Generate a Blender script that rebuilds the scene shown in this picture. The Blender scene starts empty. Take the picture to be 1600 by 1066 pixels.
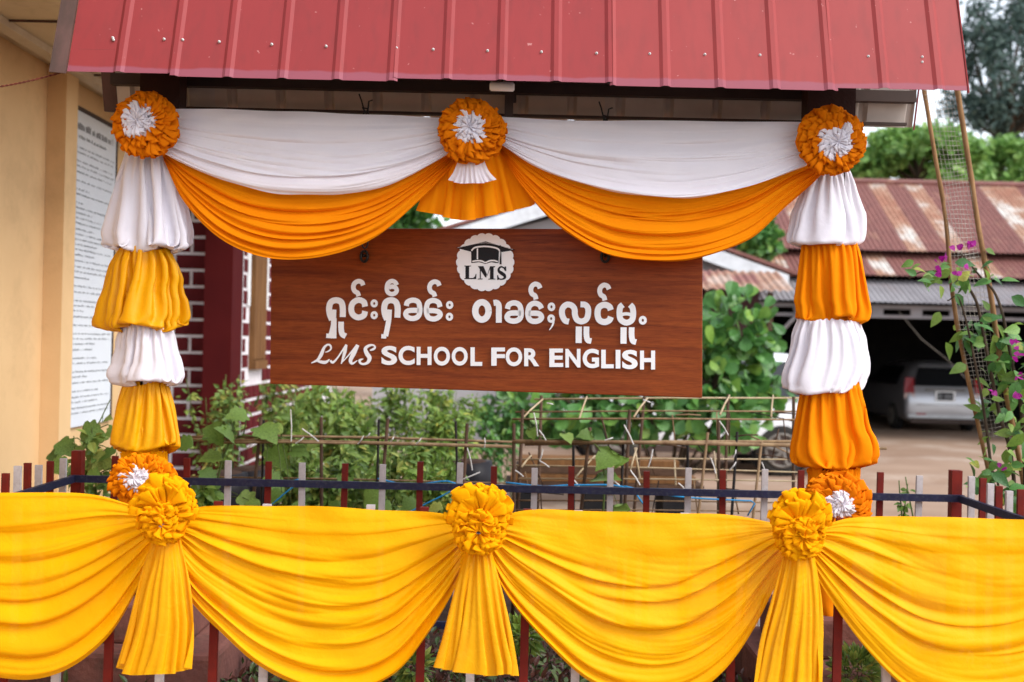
import bpy, math, random
import numpy as np
from mathutils import Vector, Matrix, Euler

# ------------------------------------------------------------------ camera, world, sun, exposure
FPX, ROLL, PITCH, CAMZ = 1700.0, 0.0225, 0.00235, 1.75
scene = bpy.context.scene
COL = scene.collection
CAM = np.array([0.0, 0.0, CAMZ])
_fw = np.array([0, math.cos(PITCH), math.sin(PITCH)])
_up0 = np.array([0, -math.sin(PITCH), math.cos(PITCH)])
_rt0 = np.array([1.0, 0, 0])
EX = math.cos(ROLL) * _rt0 + math.sin(ROLL) * _up0
EU = -math.sin(ROLL) * _rt0 + math.cos(ROLL) * _up0
cd = bpy.data.cameras.new('camera')
cam = bpy.data.objects.new('camera', cd)
COL.objects.link(cam)
cd.sensor_width = 36.0
cd.lens = FPX / 1600.0 * 36.0
cd.clip_start, cd.clip_end = 0.05, 2000
cd.dof.use_dof = True
cd.dof.focus_distance = 4.4
cd.dof.aperture_fstop = (cd.lens / 1000.0) / 0.0185
m = Matrix.Identity(4)
for i in range(3):
    m[i][0], m[i][1], m[i][2], m[i][3] = EX[i], EU[i], -_fw[i], CAM[i]
cam.matrix_world = m
scene.camera = cam

SUN_EL, SUN_AZ = 48.0, 124.0       # soft light from the right, a little from the camera side
world = bpy.data.worlds.new('World')
scene.world = world
world.use_nodes = True
wn = world.node_tree
bg = wn.nodes['Background']
sky = wn.nodes.new('ShaderNodeTexSky')
sky.sky_type = 'NISHITA'
sky.sun_disc = False
sky.sun_elevation = math.radians(SUN_EL)
sky.sun_rotation = math.radians(SUN_AZ)
sky.air_density, sky.dust_density, sky.ozone_density = 1.0, 1.2, 1.0
hsv = wn.nodes.new('ShaderNodeHueSaturation')      # overcast: little colour left in the sky
hsv.inputs['Saturation'].default_value = 0.34
wn.links.new(sky.outputs[0], hsv.inputs['Color'])
wn.links.new(hsv.outputs[0], bg.inputs[0])
bg.inputs[1].default_value = 0.15
sd = bpy.data.lights.new('sun', 'SUN')
sun = bpy.data.objects.new('sun', sd)
COL.objects.link(sun)
sd.energy, sd.angle, sd.color = 1.2, math.radians(30), (1.0, 0.985, 0.96)
_az, _el = math.radians(SUN_AZ), math.radians(SUN_EL)
sv = Vector((math.sin(_az) * math.cos(_el), math.cos(_az) * math.cos(_el), math.sin(_el)))
sun.rotation_euler = sv.to_track_quat('Z', 'Y').to_euler()
sun.location = (0, -5, 12)
vs = scene.view_settings
vs.view_transform, vs.look, vs.gamma, vs.use_curve_mapping = 'Standard', 'None', 1.0, False
vs.exposure = 1.25

# ------------------------------------------------------------------ helpers
def P(px, py, Y):
    """world point seen at photo pixel (px,py) at depth Y"""
    d = _fw + EX * ((px - 800.0) / FPX) + EU * ((533.0 - py) / FPX)
    return CAM + d * (Y / d[1])

def PX(px, py, Y):
    px, py, Y = np.broadcast_arrays(np.asarray(px, float), np.asarray(py, float), np.asarray(Y, float))
    d = _fw + EX * ((px - 800.0) / FPX)[..., None] + EU * ((533.0 - py) / FPX)[..., None]
    return CAM + d * (Y / d[..., 1])[..., None]

def lin(r, g, b):
    o = []
    for c in (r, g, b):
        c /= 255.0
        o.append(c / 12.92 if c <= 0.04045 else ((c + 0.055) / 1.055) ** 2.4)
    return tuple(o)

class Noise:
    def __init__(s, seed, n=7):
        r = np.random.RandomState(seed)
        s.k = r.normal(0, 1, (n, 2)); s.k /= np.linalg.norm(s.k, axis=1)[:, None] + 1e-9
        s.f = r.uniform(0.5, 1.6, n); s.p = r.uniform(0, 6.28, n); s.n = n
    def __call__(s, a, b=0.0):
        a, b = np.broadcast_arrays(np.asarray(a, float), np.asarray(b, float))
        o = np.zeros(a.shape)
        for i in range(s.n):
            o += np.sin((a * s.k[i, 0] + b * s.k[i, 1]) * s.f[i] * 2.2 + s.p[i])
        return o / math.sqrt(s.n) * 0.8

def catmull(pts, n):
    p = np.array(pts, float)
    seg = np.linalg.norm(np.diff(p[:, :2], axis=0), axis=1)
    t = np.concatenate([[0], np.cumsum(seg)]); t /= t[-1]
    mm = np.zeros_like(p)
    for i in range(len(p)):
        a, b = max(i - 1, 0), min(i + 1, len(p) - 1)
        mm[i] = (p[b] - p[a]) / (t[b] - t[a])
    u = np.linspace(0, 1, n)
    k = np.clip(np.searchsorted(t, u, side='right') - 1, 0, len(p) - 2)
    h = (t[k + 1] - t[k]); s = ((u - t[k]) / h)[:, None]; h = h[:, None]
    return (2*s**3 - 3*s**2 + 1)*p[k] + (s**3 - 2*s**2 + s)*h*mm[k] + (-2*s**3 + 3*s**2)*p[k+1] + (s**3 - s**2)*h*mm[k+1]

def sstep(a, b, x):
    t = np.clip((np.asarray(x, float) - a) / (b - a), 0, 1)
    return t * t * (3 - 2 * t)

class MB:
    def __init__(s): s.v = []; s.f = []
    def add(s, v, f):
        o = len(s.v)
        s.v.extend([tuple(map(float, x)) for x in v])
        s.f.extend([tuple(int(i) + o for i in q) for q in f])
        return s
    def box(s, c, size, rot=None):
        hx, hy, hz = size[0]/2, size[1]/2, size[2]/2
        v = [Vector((x, y, z)) for x in (-hx, hx) for y in (-hy, hy) for z in (-hz, hz)]
        if rot is not None: v = [rot @ q for q in v]
        v = [(q[0]+c[0], q[1]+c[1], q[2]+c[2]) for q in v]
        return s.add(v, [(0,1,3,2),(4,6,7,5),(0,4,5,1),(2,3,7,6),(0,2,6,4),(1,5,7,3)])
    def bbox(s, a, b):
        return s.box([(a[i]+b[i])/2 for i in range(3)], [abs(b[i]-a[i]) for i in range(3)])
    def tube(s, pts, rad, sides=7, caps=True):
        p = np.array(pts, float); n = len(p)
        rad = np.broadcast_to(np.asarray(rad, float), (n,))
        vs_, fs = [], []
        prev = None
        for i in range(n):
            t = p[min(i+1, n-1)] - p[max(i-1, 0)]; t = t / (np.linalg.norm(t) + 1e-12)
            if prev is None:
                a = np.array([0, 0, 1.0]) if abs(t[2]) < .9 else np.array([1.0, 0, 0])
            else: a = prev
            x = a - t * a.dot(t); x /= np.linalg.norm(x) + 1e-12; prev = x
            y = np.cross(t, x)
            for k in range(sides):
                an = 2*math.pi*k/sides
                vs_.append(p[i] + rad[i]*(math.cos(an)*x + math.sin(an)*y))
        for i in range(n-1):
            for k in range(sides):
                k2 = (k+1) % sides
                fs.append((i*sides+k, i*sides+k2, (i+1)*sides+k2, (i+1)*sides+k))
        if caps:
            fs.append(tuple(range(sides))[::-1]); fs.append(tuple((n-1)*sides+k for k in range(sides)))
        return s.add(vs_, fs)
    def prism(s, poly, d0, d1, frame=lambda x, z, d: (x, d, z)):
        n = len(poly)
        v = [frame(x, z, d0) for x, z in poly] + [frame(x, z, d1) for x, z in poly]
        f = [tuple(range(n)), tuple(range(n, 2*n))[::-1]] + [(i, i+n, (i+1) % n + n, (i+1) % n) for i in range(n)]
        return s.add(v, f)

WL = {}
def origin(o):
    return WL.get(o.name, np.zeros(3)) if o is not None else np.zeros(3)

def link(o, parent=None):
    COL.objects.link(o)
    if parent is not None: o.parent = parent
    return o

def mk(name, geo, mat, parent=None, smooth=False, base=None):
    if isinstance(geo, MB): v, f = geo.v, geo.f
    else: v, f = geo
    v = np.asarray(v, float).reshape(-1, 3)
    w = origin(parent)
    if parent is None and base is not None: w = np.asarray(base, float)
    me = bpy.data.meshes.new(name)
    me.from_pydata((v - w).tolist(), [], [tuple(int(i) for i in q) for q in f])
    if smooth: me.polygons.foreach_set('use_smooth', [True]*len(me.polygons))
    if mat is not None:
        for q in (mat if isinstance(mat, (list, tuple)) else [mat]): me.materials.append(q)
    me.update()
    o = bpy.data.objects.new(name, me)
    link(o, parent)
    if parent is None and base is not None:
        o.location = base
        WL[o.name] = w
    else: WL[o.name] = w if parent is not None else np.zeros(3)
    return o

def inst(name, me, parent, loc, rot=(0, 0, 0), sc=(1, 1, 1)):
    o = bpy.data.objects.new(name, me)
    link(o, parent)
    w = origin(parent)
    o.location = (loc[0]-w[0], loc[1]-w[1], loc[2]-w[2])
    o.rotation_euler = rot; o.scale = sc
    return o

def meshdata(name, geo, mat, smooth=False):
    v, f = (geo.v, geo.f) if isinstance(geo, MB) else geo
    me = bpy.data.meshes.new(name); me.from_pydata([tuple(map(float, q)) for q in v], [], [tuple(q) for q in f])
    if smooth: me.polygons.foreach_set('use_smooth', [True]*len(me.polygons))
    me.materials.append(mat); me.update()
    return me

def tag(o, label, cat, group=None):
    o['label'] = label; o['category'] = cat
    if group: o['group'] = group
    return o

def thing(name, label, cat, loc=(0, 0, 0), group=None):
    o = bpy.data.objects.new(name, None)
    o.empty_display_size = 0.1
    link(o); o.location = loc
    WL[o.name] = np.array(loc, float)
    return tag(o, label, cat, group)

def struct(name, geo, mat, smooth=False):
    o = mk(name, geo, mat, None, smooth); o['kind'] = 'structure'
    return o

def grid(pts, closed_u=False):
    nu, nv = pts.shape[:2]
    idx = np.arange(nu*nv).reshape(nu, nv)
    if closed_u: idx = np.vstack([idx, idx[:1]])
    a, b, c, d = idx[:-1, :-1].ravel(), idx[1:, :-1].ravel(), idx[1:, 1:].ravel(), idx[:-1, 1:].ravel()
    return pts.reshape(-1, 3), np.stack([a, b, c, d], 1).tolist()

# ------------------------------------------------------------------ materials
def node_mat(name):
    mt = bpy.data.materials.new(name); mt.use_nodes = True
    nt = mt.node_tree
    return mt, nt, nt.nodes['Principled BSDF'], nt.nodes['Material Output']

def N(nt, t, **kw):
    n = nt.nodes.new(t)
    for k, v in kw.items():
        if k in n.inputs: n.inputs[k].default_value = v
        else: setattr(n, k, v)
    return n

def coords(nt, scale=(1, 1, 1), kind='Object'):
    tc = N(nt, 'ShaderNodeTexCoord'); mp = N(nt, 'ShaderNodeMapping'); mp.inputs['Scale'].default_value = scale
    nt.links.new(tc.outputs[kind], mp.inputs['Vector'])
    return mp.outputs['Vector']

def ramp(nt, fac, stops):
    r = N(nt, 'ShaderNodeValToRGB'); e = r.color_ramp.elements
    while len(e) < len(stops): e.new(0.5)
    for i, (p, c) in enumerate(stops):
        e[i].position = p; e[i].color = (*c[:3], 1) if len(c) >= 3 else (c[0],)*3 + (1,)
    nt.links.new(fac, r.inputs[0])
    return r.outputs[0]

def basic(name, c1, c2=None, rough=0.7, scale=4.0, sc3=(1, 1, 1), detail=6, spec=0.12, metal=0.0, bump=0.0, bscale=60.0, lo=0.35, hi=0.65, dirt=None, dscale=2.0, damt=0.5):
    mt, nt, b, out = node_mat(name)
    c2 = c2 or tuple(x*0.75 for x in c1)
    vec = coords(nt, sc3)
    nz = N(nt, 'ShaderNodeTexNoise', Scale=scale, Detail=detail, Roughness=0.6)
    nt.links.new(vec, nz.inputs['Vector'])
    col = ramp(nt, nz.outputs[0], [(lo, c1), (hi, c2)])
    if dirt:
        nz2 = N(nt, 'ShaderNodeTexNoise', Scale=dscale, Detail=8, Roughness=0.7)
        nt.links.new(coords(nt), nz2.inputs['Vector'])
        f = ramp(nt, nz2.outputs[0], [(0.5, (0, 0, 0)), (0.72, (damt, damt, damt))])
        mx = N(nt, 'ShaderNodeMix', data_type='RGBA'); mx.inputs[7].default_value = (*dirt, 1)
        nt.links.new(f, mx.inputs[0]); nt.links.new(col, mx.inputs[6]); col = mx.outputs[2]
    nt.links.new(col, b.inputs['Base Color'])
    b.inputs['Roughness'].default_value = rough; b.inputs['Metallic'].default_value = metal
    b.inputs['Specular IOR Level'].default_value = spec
    if bump:
        bn = N(nt, 'ShaderNodeTexNoise', Scale=bscale, Detail=4)
        nt.links.new(vec, bn.inputs['Vector'])
        bp = N(nt, 'ShaderNodeBump', Strength=bump, Distance=0.01)
        nt.links.new(bn.outputs[0], bp.inputs['Height']); nt.links.new(bp.outputs[0], b.inputs['Normal'])
    return mt

def fabric(name, c1, c2, transl=0.25, transp=0.0, rough=0.8, sheen=0.05, spec=0.04, wr=0.25, wscale=22):
    mt, nt, b, out = node_mat(name)
    vec = coords(nt)
    nz = N(nt, 'ShaderNodeTexNoise', Scale=5.0, Detail=5); nt.links.new(vec, nz.inputs['Vector'])
    col = ramp(nt, nz.outputs[0], [(0.35, c1), (0.65, c2)])
    nt.links.new(col, b.inputs['Base Color'])
    b.inputs['Roughness'].default_value = rough; b.inputs['Specular IOR Level'].default_value = spec
    b.inputs['Sheen Weight'].default_value = sheen; b.inputs['Sheen Roughness'].default_value = 0.4
    b.inputs['Sheen Tint'].default_value = (*c1, 1)
    n1 = N(nt, 'ShaderNodeTexNoise', Scale=wscale, Detail=3, Roughness=0.5, Distortion=0.6); nt.links.new(vec, n1.inputs['Vector'])
    n2_ = N(nt, 'ShaderNodeTexNoise', Scale=wscale*3.1, Detail=2, Roughness=0.5, Distortion=1.0); nt.links.new(vec, n2_.inputs['Vector'])
    ab = N(nt, 'ShaderNodeMath', operation='SUBTRACT'); ab.inputs[1].default_value = .5; nt.links.new(n2_.outputs[0], ab.inputs[0])
    ab2 = N(nt, 'ShaderNodeMath', operation='ABSOLUTE'); nt.links.new(ab.outputs[0], ab2.inputs[0])
    mm_ = N(nt, 'ShaderNodeMath', operation='MULTIPLY_ADD'); mm_.inputs[1].default_value = .55; nt.links.new(ab2.outputs[0], mm_.inputs[0]); nt.links.new(n1.outputs[0], mm_.inputs[2])
    bp = N(nt, 'ShaderNodeBump', Strength=wr, Distance=0.012)
    nt.links.new(mm_.outputs[0], bp.inputs['Height'])
    nt.links.new(bp.outputs[0], b.inputs['Normal'])
    tr = N(nt, 'ShaderNodeBsdfTranslucent'); nt.links.new(col, tr.inputs[0]); nt.links.new(bp.outputs[0], tr.inputs['Normal'])
    mx = N(nt, 'ShaderNodeMixShader'); mx.inputs[0].default_value = transl
    nt.links.new(b.outputs[0], mx.inputs[1]); nt.links.new(tr.outputs[0], mx.inputs[2])
    last = mx.outputs[0]
    if transp:
        tp = N(nt, 'ShaderNodeBsdfTransparent'); tp.inputs[0].default_value = (*[0.5+0.5*x for x in c1], 1)
        m2 = N(nt, 'ShaderNodeMixShader'); m2.inputs[0].default_value = transp
        nt.links.new(last, m2.inputs[1]); nt.links.new(tp.outputs[0], m2.inputs[2]); last = m2.outputs[0]
    nt.links.new(last, out.inputs[0])
    return mt

def leafmat(name, stops, transl=0.3, rough=0.45, spec=0.4):
    mt, nt, b, out = node_mat(name)
    g = N(nt, 'ShaderNodeNewGeometry'); oi = N(nt, 'ShaderNodeObjectInfo')
    ad = N(nt, 'ShaderNodeMath', operation='ADD'); fr = N(nt, 'ShaderNodeMath', operation='FRACT')
    nt.links.new(g.outputs['Random Per Island'], ad.inputs[0]); nt.links.new(oi.outputs['Random'], ad.inputs[1])
    nt.links.new(ad.outputs[0], fr.inputs[0])
    col = ramp(nt, fr.outputs[0], stops)
    lz = N(nt, 'ShaderNodeTexNoise', Scale=14.0, Detail=5, Roughness=.65); nt.links.new(coords(nt), lz.inputs['Vector'])
    lv = ramp(nt, lz.outputs[0], [(.3, (.62, .66, .6)), (.7, (1.3, 1.25, 1.3))])
    lm = N(nt, 'ShaderNodeMix', data_type='RGBA', blend_type='MULTIPLY'); lm.inputs[0].default_value = 1
    nt.links.new(col, lm.inputs[6]); nt.links.new(lv, lm.inputs[7]); col = lm.outputs[2]
    lb = N(nt, 'ShaderNodeBump', Strength=.35, Distance=.01); nt.links.new(lz.outputs[0], lb.inputs['Height']); nt.links.new(lb.outputs[0], b.inputs['Normal'])
    nt.links.new(col, b.inputs['Base Color'])
    b.inputs['Roughness'].default_value = rough; b.inputs['Specular IOR Level'].default_value = spec
    tr = N(nt, 'ShaderNodeBsdfTranslucent'); nt.links.new(col, tr.inputs[0])
    mx = N(nt, 'ShaderNodeMixShader'); mx.inputs[0].default_value = transl
    nt.links.new(b.outputs[0], mx.inputs[1]); nt.links.new(tr.outputs[0], mx.inputs[2]); nt.links.new(mx.outputs[0], out.inputs[0])
    return mt

MT = {}
MT['gold'] = fabric('gold_cotton', (0.96, 0.445, 0.001), (0.94, 0.405, 0.001), 0.18, 0.045, wr=.2, rough=.5, spec=.10)
MT['satin'] = fabric('gold_satin', (0.88, 0.42, 0.002), (0.85, 0.37, 0.002), 0.2, 0.0, rough=0.42, spec=0.25, wr=0.32, wscale=11)
MT['goldsolid'] = fabric('gold_ruffle', (0.92, 0.40, 0.002), (0.90, 0.36, 0.002), 0.18)
MT['orange'] = fabric('orange_cotton', (0.88, 0.265, 0.003), (0.86, 0.24, 0.003), 0.18, 0.0, wr=0.15)
MT['orange2'] = fabric('orange_ruffle', (0.80, 0.215, 0.004), (0.77, 0.19, 0.003), 0.2, 0.0)
MT['white'] = fabric('white_cotton', (0.86, 0.82, 0.87), (0.83, 0.79, 0.85), 0.2, 0.0, wr=0.15)
MT['white_ruffle'] = fabric('white_ruffle', (0.93, 0.89, 0.94), (0.91, 0.87, 0.92), 0.33, 0.0, wr=0.0)
# ------------------------------------------------------------------ cloth builders
def fold_phase(x, n, seed, drift=None, spread=0.6):
    """irregular fold phase: n folds of random width along x, edges drifting with `drift`; returns phase, per-fold height"""
    r = np.random.RandomState(seed)
    w = np.clip(1 + spread*r.normal(0, 1, n), .35, 2.2)
    bnd = np.concatenate([[0], np.cumsum(w)]); bnd /= bnd[-1]
    hgt = np.clip(r.uniform(.35, 1.25, n+2), 0, 1.2)
    xx = np.asarray(x, float) if drift is None else np.clip(np.asarray(x, float) + drift, 0, 1)
    ph = np.interp(xx, bnd, np.arange(n+1))
    hh = np.interp(ph, np.arange(n+2)+.0, hgt)
    return ph, hh

def foldF(p, k=1.45):
    fr = np.mod(p, 1.0)
    return np.sin(math.pi * fr ** k)

def swag(name, top, bot, Y, nL, nR, amp, seed, mat, flat=0.15, bulge=0.05, parent=None, NU=200, NV=190, over=0.32, endY=0.0, mid=0.55, base=None):
    tp, bt = catmull(top, NU), catmull(bot, NU)
    u = np.linspace(0, 1, NU)[:, None]; v = np.linspace(0, 1, NV)[None, :]
    n1, n2, n3, n4 = Noise(seed), Noise(seed+1), Noise(seed+2), Noise(seed+3)
    H = np.linalg.norm(bt[:, :2]-tp[:, :2], axis=1)[:, None] * Y / FPX
    vv = v ** 0.9 + 0*u
    pL, hL = fold_phase(vv, nL, seed, (0.055*n1(u*1.4, v*3) + 0.006*n3(u*8, v*6))*np.sin(math.pi*v))
    pR, hR = fold_phase(vv, nR, seed+7, (0.055*n2(u*1.4+9, v*3) + 0.006*n4(u*8, v*6))*np.sin(math.pi*v))
    wL = 1 - sstep(mid-0.3, mid+0.45, u + 0.2*n3(v*5, 0.3)); wR = 1 - sstep(mid-0.3, mid+0.45, (1-u) + 0.2*n4(v*5, 1.7))
    aL = hL*(0.8 + 0.3*n3(u*1.1+3, v*6)); aR = hR*(0.8 + 0.3*n4(u*1.1+5, v*6))
    fl, fr_ = foldF(pL)*np.clip(aL, .1, 1.3), foldF(pR)*np.clip(aR, .1, 1.3)
    h = np.sqrt((wL*fl)**2 + (wR*fr_)**2 + 1e-5)
    topr = 0.10 + 0.90*sstep(flat*0.3, flat+0.2, v)
    al = np.minimum(amp, 0.75*H/max(nL, nR) + 0.002) * topr
    d = h*al
    ve = v + over/max(nL, nR)*h*topr*sstep(0, .05, v)*sstep(1.0, .93, v)
    px = tp[:, None, 0]*(1-ve) + bt[:, None, 0]*ve
    py = tp[:, None, 1]*(1-ve) + bt[:, None, 1]*ve
    ht = 1.8*n1(u*11, 4.0)*sstep(0.93, 1, v)
    tp_w = 1.5*n2(u*7, 2.0)*sstep(0.06, 0, v)
    near = np.exp(-(u/.12)**2) + np.exp(-((1-u)/.12)**2)
    fine = 0.0035*near*np.sin(v*2*math.pi*12 + 3*n2(u*1.2, v*4))*sstep(.1, .3, v)
    h2 = np.abs(n4(u*1.6 + 2, v*21 + 2.2*n2(u*1.5, v*2))) ; h3 = np.abs(n1(u*3.5, v*38 + 2.5*n3(u*2, v*3)))
    d = d + (amp*.20*h2 + amp*.08*h3)*topr*np.minimum(1, H/.16)*(.35+.65*np.clip(n3(u*1.8, v*2.5+4)+.5, 0, 1))
    yy = Y - d - fine - bulge*np.sin(math.pi*u)**0.8*(0.35+0.65*v)*sstep(0, .2, v+0.05) - 0.004*n2(u*6, v*7) - .003*n4(u*14, v*13)*sstep(0, .3, 1-v) + endY*(1-np.sin(math.pi*u))
    pts = PX(px, py+ht+tp_w, yy)
    return mk(name, grid(pts), mat, parent, True, base)

def relax(p, fixed, ru, rv, closed, steps, g=(0, 0, -9.8), dt=.011, damp=.03, iters=5, collide=None, bend=.25, wind=None):
    """small position-based cloth solver on a grid (nu, nv); ru, rv rest lengths along u and v"""
    p = p.copy(); q = p.copy(); nu, nv = p.shape[:2]
    g = np.array(g); free = (~fixed)[..., None].astype(float)
    rd = math.hypot(np.mean(ru), np.mean(rv))
    def solve(A, B, rest, k, fa, fb, push=1.0):
        d = B-A; L = np.sqrt((d*d).sum(-1, keepdims=True))+1e-9
        c = (L-rest); c = np.where(c < 0, c*push, c)
        w = fa+fb; w = np.where(w > 0, w, 1)
        cor = d*(k*c/(L*w))
        A += cor*fa; B -= cor*fb
    def along_u(step, rest, k, push=1.0):
        P_ = np.concatenate([p, p[:step]], 0) if closed else p
        F_ = np.concatenate([free, free[:step]], 0) if closed else free
        for o in range(2*step) if step == 1 else (0, 1, 2, 3):
            ia = np.arange(o, nu if closed else nu-step, 2*step)
            ib = (ia+step) % nu
            A, B = p[ia], p[ib]
            solve(A, B, rest, k, free[ia], free[ib], push); p[ia] = A; p[ib] = B
    def along_v(step, rest, k, push=1.0):
        for o in range(2*step):
            ia = np.arange(o, nv-step, 2*step); ib = ia+step
            A, B = p[:, ia], p[:, ib]
            solve(A, B, rest, k, free[:, ia], free[:, ib], push); p[:, ia] = A; p[:, ib] = B
    for st in range(steps):
        v = (p-q)*(1-damp); q = p.copy()
        acc = g if wind is None else g + wind(p, st)
        p = p + free*(v + acc*dt*dt)
        for it in range(iters):
            along_u(1, ru, .9); along_v(1, rv, .9)
            along_u(2, ru*2, bend, .5); along_v(2, rv*2, bend, .5)
            for sg in (1, -1):
                for o in (0, 1):
                    ia = np.arange(o, nu if closed else nu-1, 2); ib = (ia+1) % nu
                    if sg > 0: A, B, fa, fb = p[ia][:, :-1], p[ib][:, 1:], free[ia][:, :-1], free[ib][:, 1:]
                    else: A, B, fa, fb = p[ia][:, 1:], p[ib][:, :-1], free[ia][:, 1:], free[ib][:, :-1]
                    A, B = A.copy(), B.copy(); solve(A, B, rd, .25, fa, fb)
                    if sg > 0: p[ia, :-1] = A; p[ib, 1:] = B
                    else: p[ia, 1:] = A; p[ib, :-1] = B
            if collide: p = np.where(free > 0, collide(p), p)
    return p

def smooth_up(p, closed):
    """double the grid resolution with a smooth (cubic) fit"""
    def up(a, closed):
        n = a.shape[0]
        if closed: m1, p1, p2 = np.roll(a, 1, 0), np.roll(a, -1, 0), np.roll(a, -2, 0)
        else:
            m1 = np.concatenate([2*a[:1]-a[1:2], a[:-1]], 0); p1 = np.concatenate([a[1:], 2*a[-1:]-a[-2:-1]], 0); p2 = np.concatenate([p1[1:], 2*p1[-1:]-p1[-2:-1]], 0)
        mid = (-m1+9*a+9*p1-p2)/16
        o = np.empty((2*n,)+a.shape[1:]); o[0::2] = a; o[1::2] = mid
        return o if closed else o[:-1]
    p = up(p, closed)
    return up(p.swapaxes(0, 1), False).swapaxes(0, 1)

def puff(name, prof, Y, n, amp, seed, mat, parent=None, hem=7, dk=0.85, tuck=0.5, NU=110, NV=36, full=1.11, drop=.36):
    """a loose cloth sleeve tied at top and bottom round the post, sagging over its lower tie"""
    rs = np.random.RandomState(seed); k = Y/FPX
    pr = catmull([(y, a, b) for y, a, b in prof], 40)
    y0, y1 = pr[0, 0], pr[-1, 0]; h = (y1-y0)*k
    hw = (pr[:, 2]-pr[:, 1])/2*k
    rt, rm = hw[0]*.82, hw.max()
    rb = max(.055, min(rm*.6, rt))
    th = np.linspace(0, 2*math.pi, NU, endpoint=False)[:, None]; t = np.linspace(0, 1, NV)[None, :]
    circ = 2*math.pi*rm*full
    zt_tie = -h*(1-drop*.9)               # lower tie sits above the lowest sag
    L = h*(1.0+drop*.55) + (rm-rb)*.6
    # start: a bell that turns under at the hem
    s_ = t*1.25
    zz = np.where(s_ < 1, -h*s_*.97, -h*.97 + (s_-1)/.25*(h*.97+zt_tie))
    rr = np.where(s_ < 1, np.interp(s_, np.linspace(0, 1, 40), hw), rm*.9+(rb-rm*.9)*np.clip((s_-1)/.25, 0, 1))
    n1, n2 = Noise(seed), Noise(seed+1)
    cs, sn = np.cos(th), np.sin(th)
    tw = rs.uniform(.2, .5)*rs.choice([-1, 1])
    rr = rr*(1 + .10*n1(cs*2.0+.7*t, sn*2.0+t*1.2) + .05*n2(cs*4.5, sn*4.5+t*1.2))
    rr = rr*(1+.0*t)
    zz = zz + .02*h*n2(cs*2, sn*2+3)*t
    th2 = th + tw*t + .10*n2(cs*2.5, sn*2.5)*(1-t) + .12*n1(cs*2.2, sn*2.2+5)*t
    cs, sn = np.cos(th2), np.sin(th2)
    p = np.stack([rr*cs, -rr*sn*dk, zz+0*rr], -1)
    jag = .16*np.sign(np.sin(np.arange(NU)*math.pi*.5+.1+rs.normal(0, .8, NU)))[:, None]
    for col, r_, z_ in ((0, rt, 0.0), (NV-1, rb, zt_tie)):
        q = r_*(1+jag[:, 0]*.5)
        c_, s2_ = cs[:, col], sn[:, col]; p[:, col, 0] = q*c_; p[:, col, 1] = -q*s2_*dk; p[:, col, 2] = z_ + rs.normal(0, .003, NU) + (.012 if col == 0 else .10*h)*n1(c_*1.8, s2_*1.8)
    fixed = np.zeros((NU, NV), bool); fixed[:, 0] = fixed[:, -1] = True
    def wind(p, st):
        r = np.sqrt(p[..., 0]**2+p[..., 1]**2)+1e-6
        o = np.zeros_like(p); f = 5.0*np.clip(1.2-st/80, .4, 1)*(.7+.6*n2(p[..., 0]/r*1.6, p[..., 1]/r*1.6+p[..., 2]*6))
        o[..., 0] = p[..., 0]/r*f; o[..., 1] = p[..., 1]/r*f
        return o
    def col_(p):
        r = np.sqrt(p[..., 0]**2+(p[..., 1]/dk)**2)+1e-6; f = np.maximum(1, .064/r)
        p = p.copy(); p[..., 0] *= f; p[..., 1] *= f
        return p
    p = relax(p, fixed, circ/NU, L/(NV-1), True, 95, wind=wind, collide=col_, bend=.16, iters=4, damp=.05)
    # fit the outline seen in the photo
    zs = -p[..., 2]; want_y = np.interp(zs/max(zs.max(), 1e-6), np.linspace(0, 1, 40), np.linspace(y0, y1, 40))
    bins = np.linspace(0, 1, 13); zn = zs/zs.max()
    cb, lo, hi = [], [], []
    for i in range(12):
        m_ = (zn >= bins[i]) & (zn < bins[i+1]+1e-6)
        if m_.sum() < 6: continue
        cb.append((bins[i]+bins[i+1])/2); lo.append(np.percentile(p[..., 0][m_], 1.5)); hi.append(np.percentile(p[..., 0][m_], 98.5))
    lo, hi = np.interp(zn, cb, lo), np.interp(zn, cb, hi)
    xl = np.interp(zn, np.linspace(0, 1, 40), pr[:, 1]); xr = np.interp(zn, np.linspace(0, 1, 40), pr[:, 2])
    f = np.clip((xr-xl)*k/np.maximum(hi-lo, 1e-4), .6, 1.6)
    f = f*np.interp(zn, [0, .84, .93, 1.0], [1, 1, .95, .76])
    px = (xl+xr)/2 + (p[..., 0]-(lo+hi)/2)*f/k
    pts = PX(px, y0 + zn*(y1-y0) + hem*.0, Y + p[..., 1])
    pts = smooth_up(pts, True)
    yc_ = np.linspace(y0-8, y1-4, 12); xc_ = np.interp(yc_, pr[:, 0], (pr[:, 1]+pr[:, 2])/2)
    o = mk(name, grid(pts, True), mat, parent, True); WL[o.name] = origin(parent)
    mk('lining', MB().tube([P(x_, y_, Y) for x_, y_ in zip(xc_, yc_)], .056, 18), mat, o, True)
    return o

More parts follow.
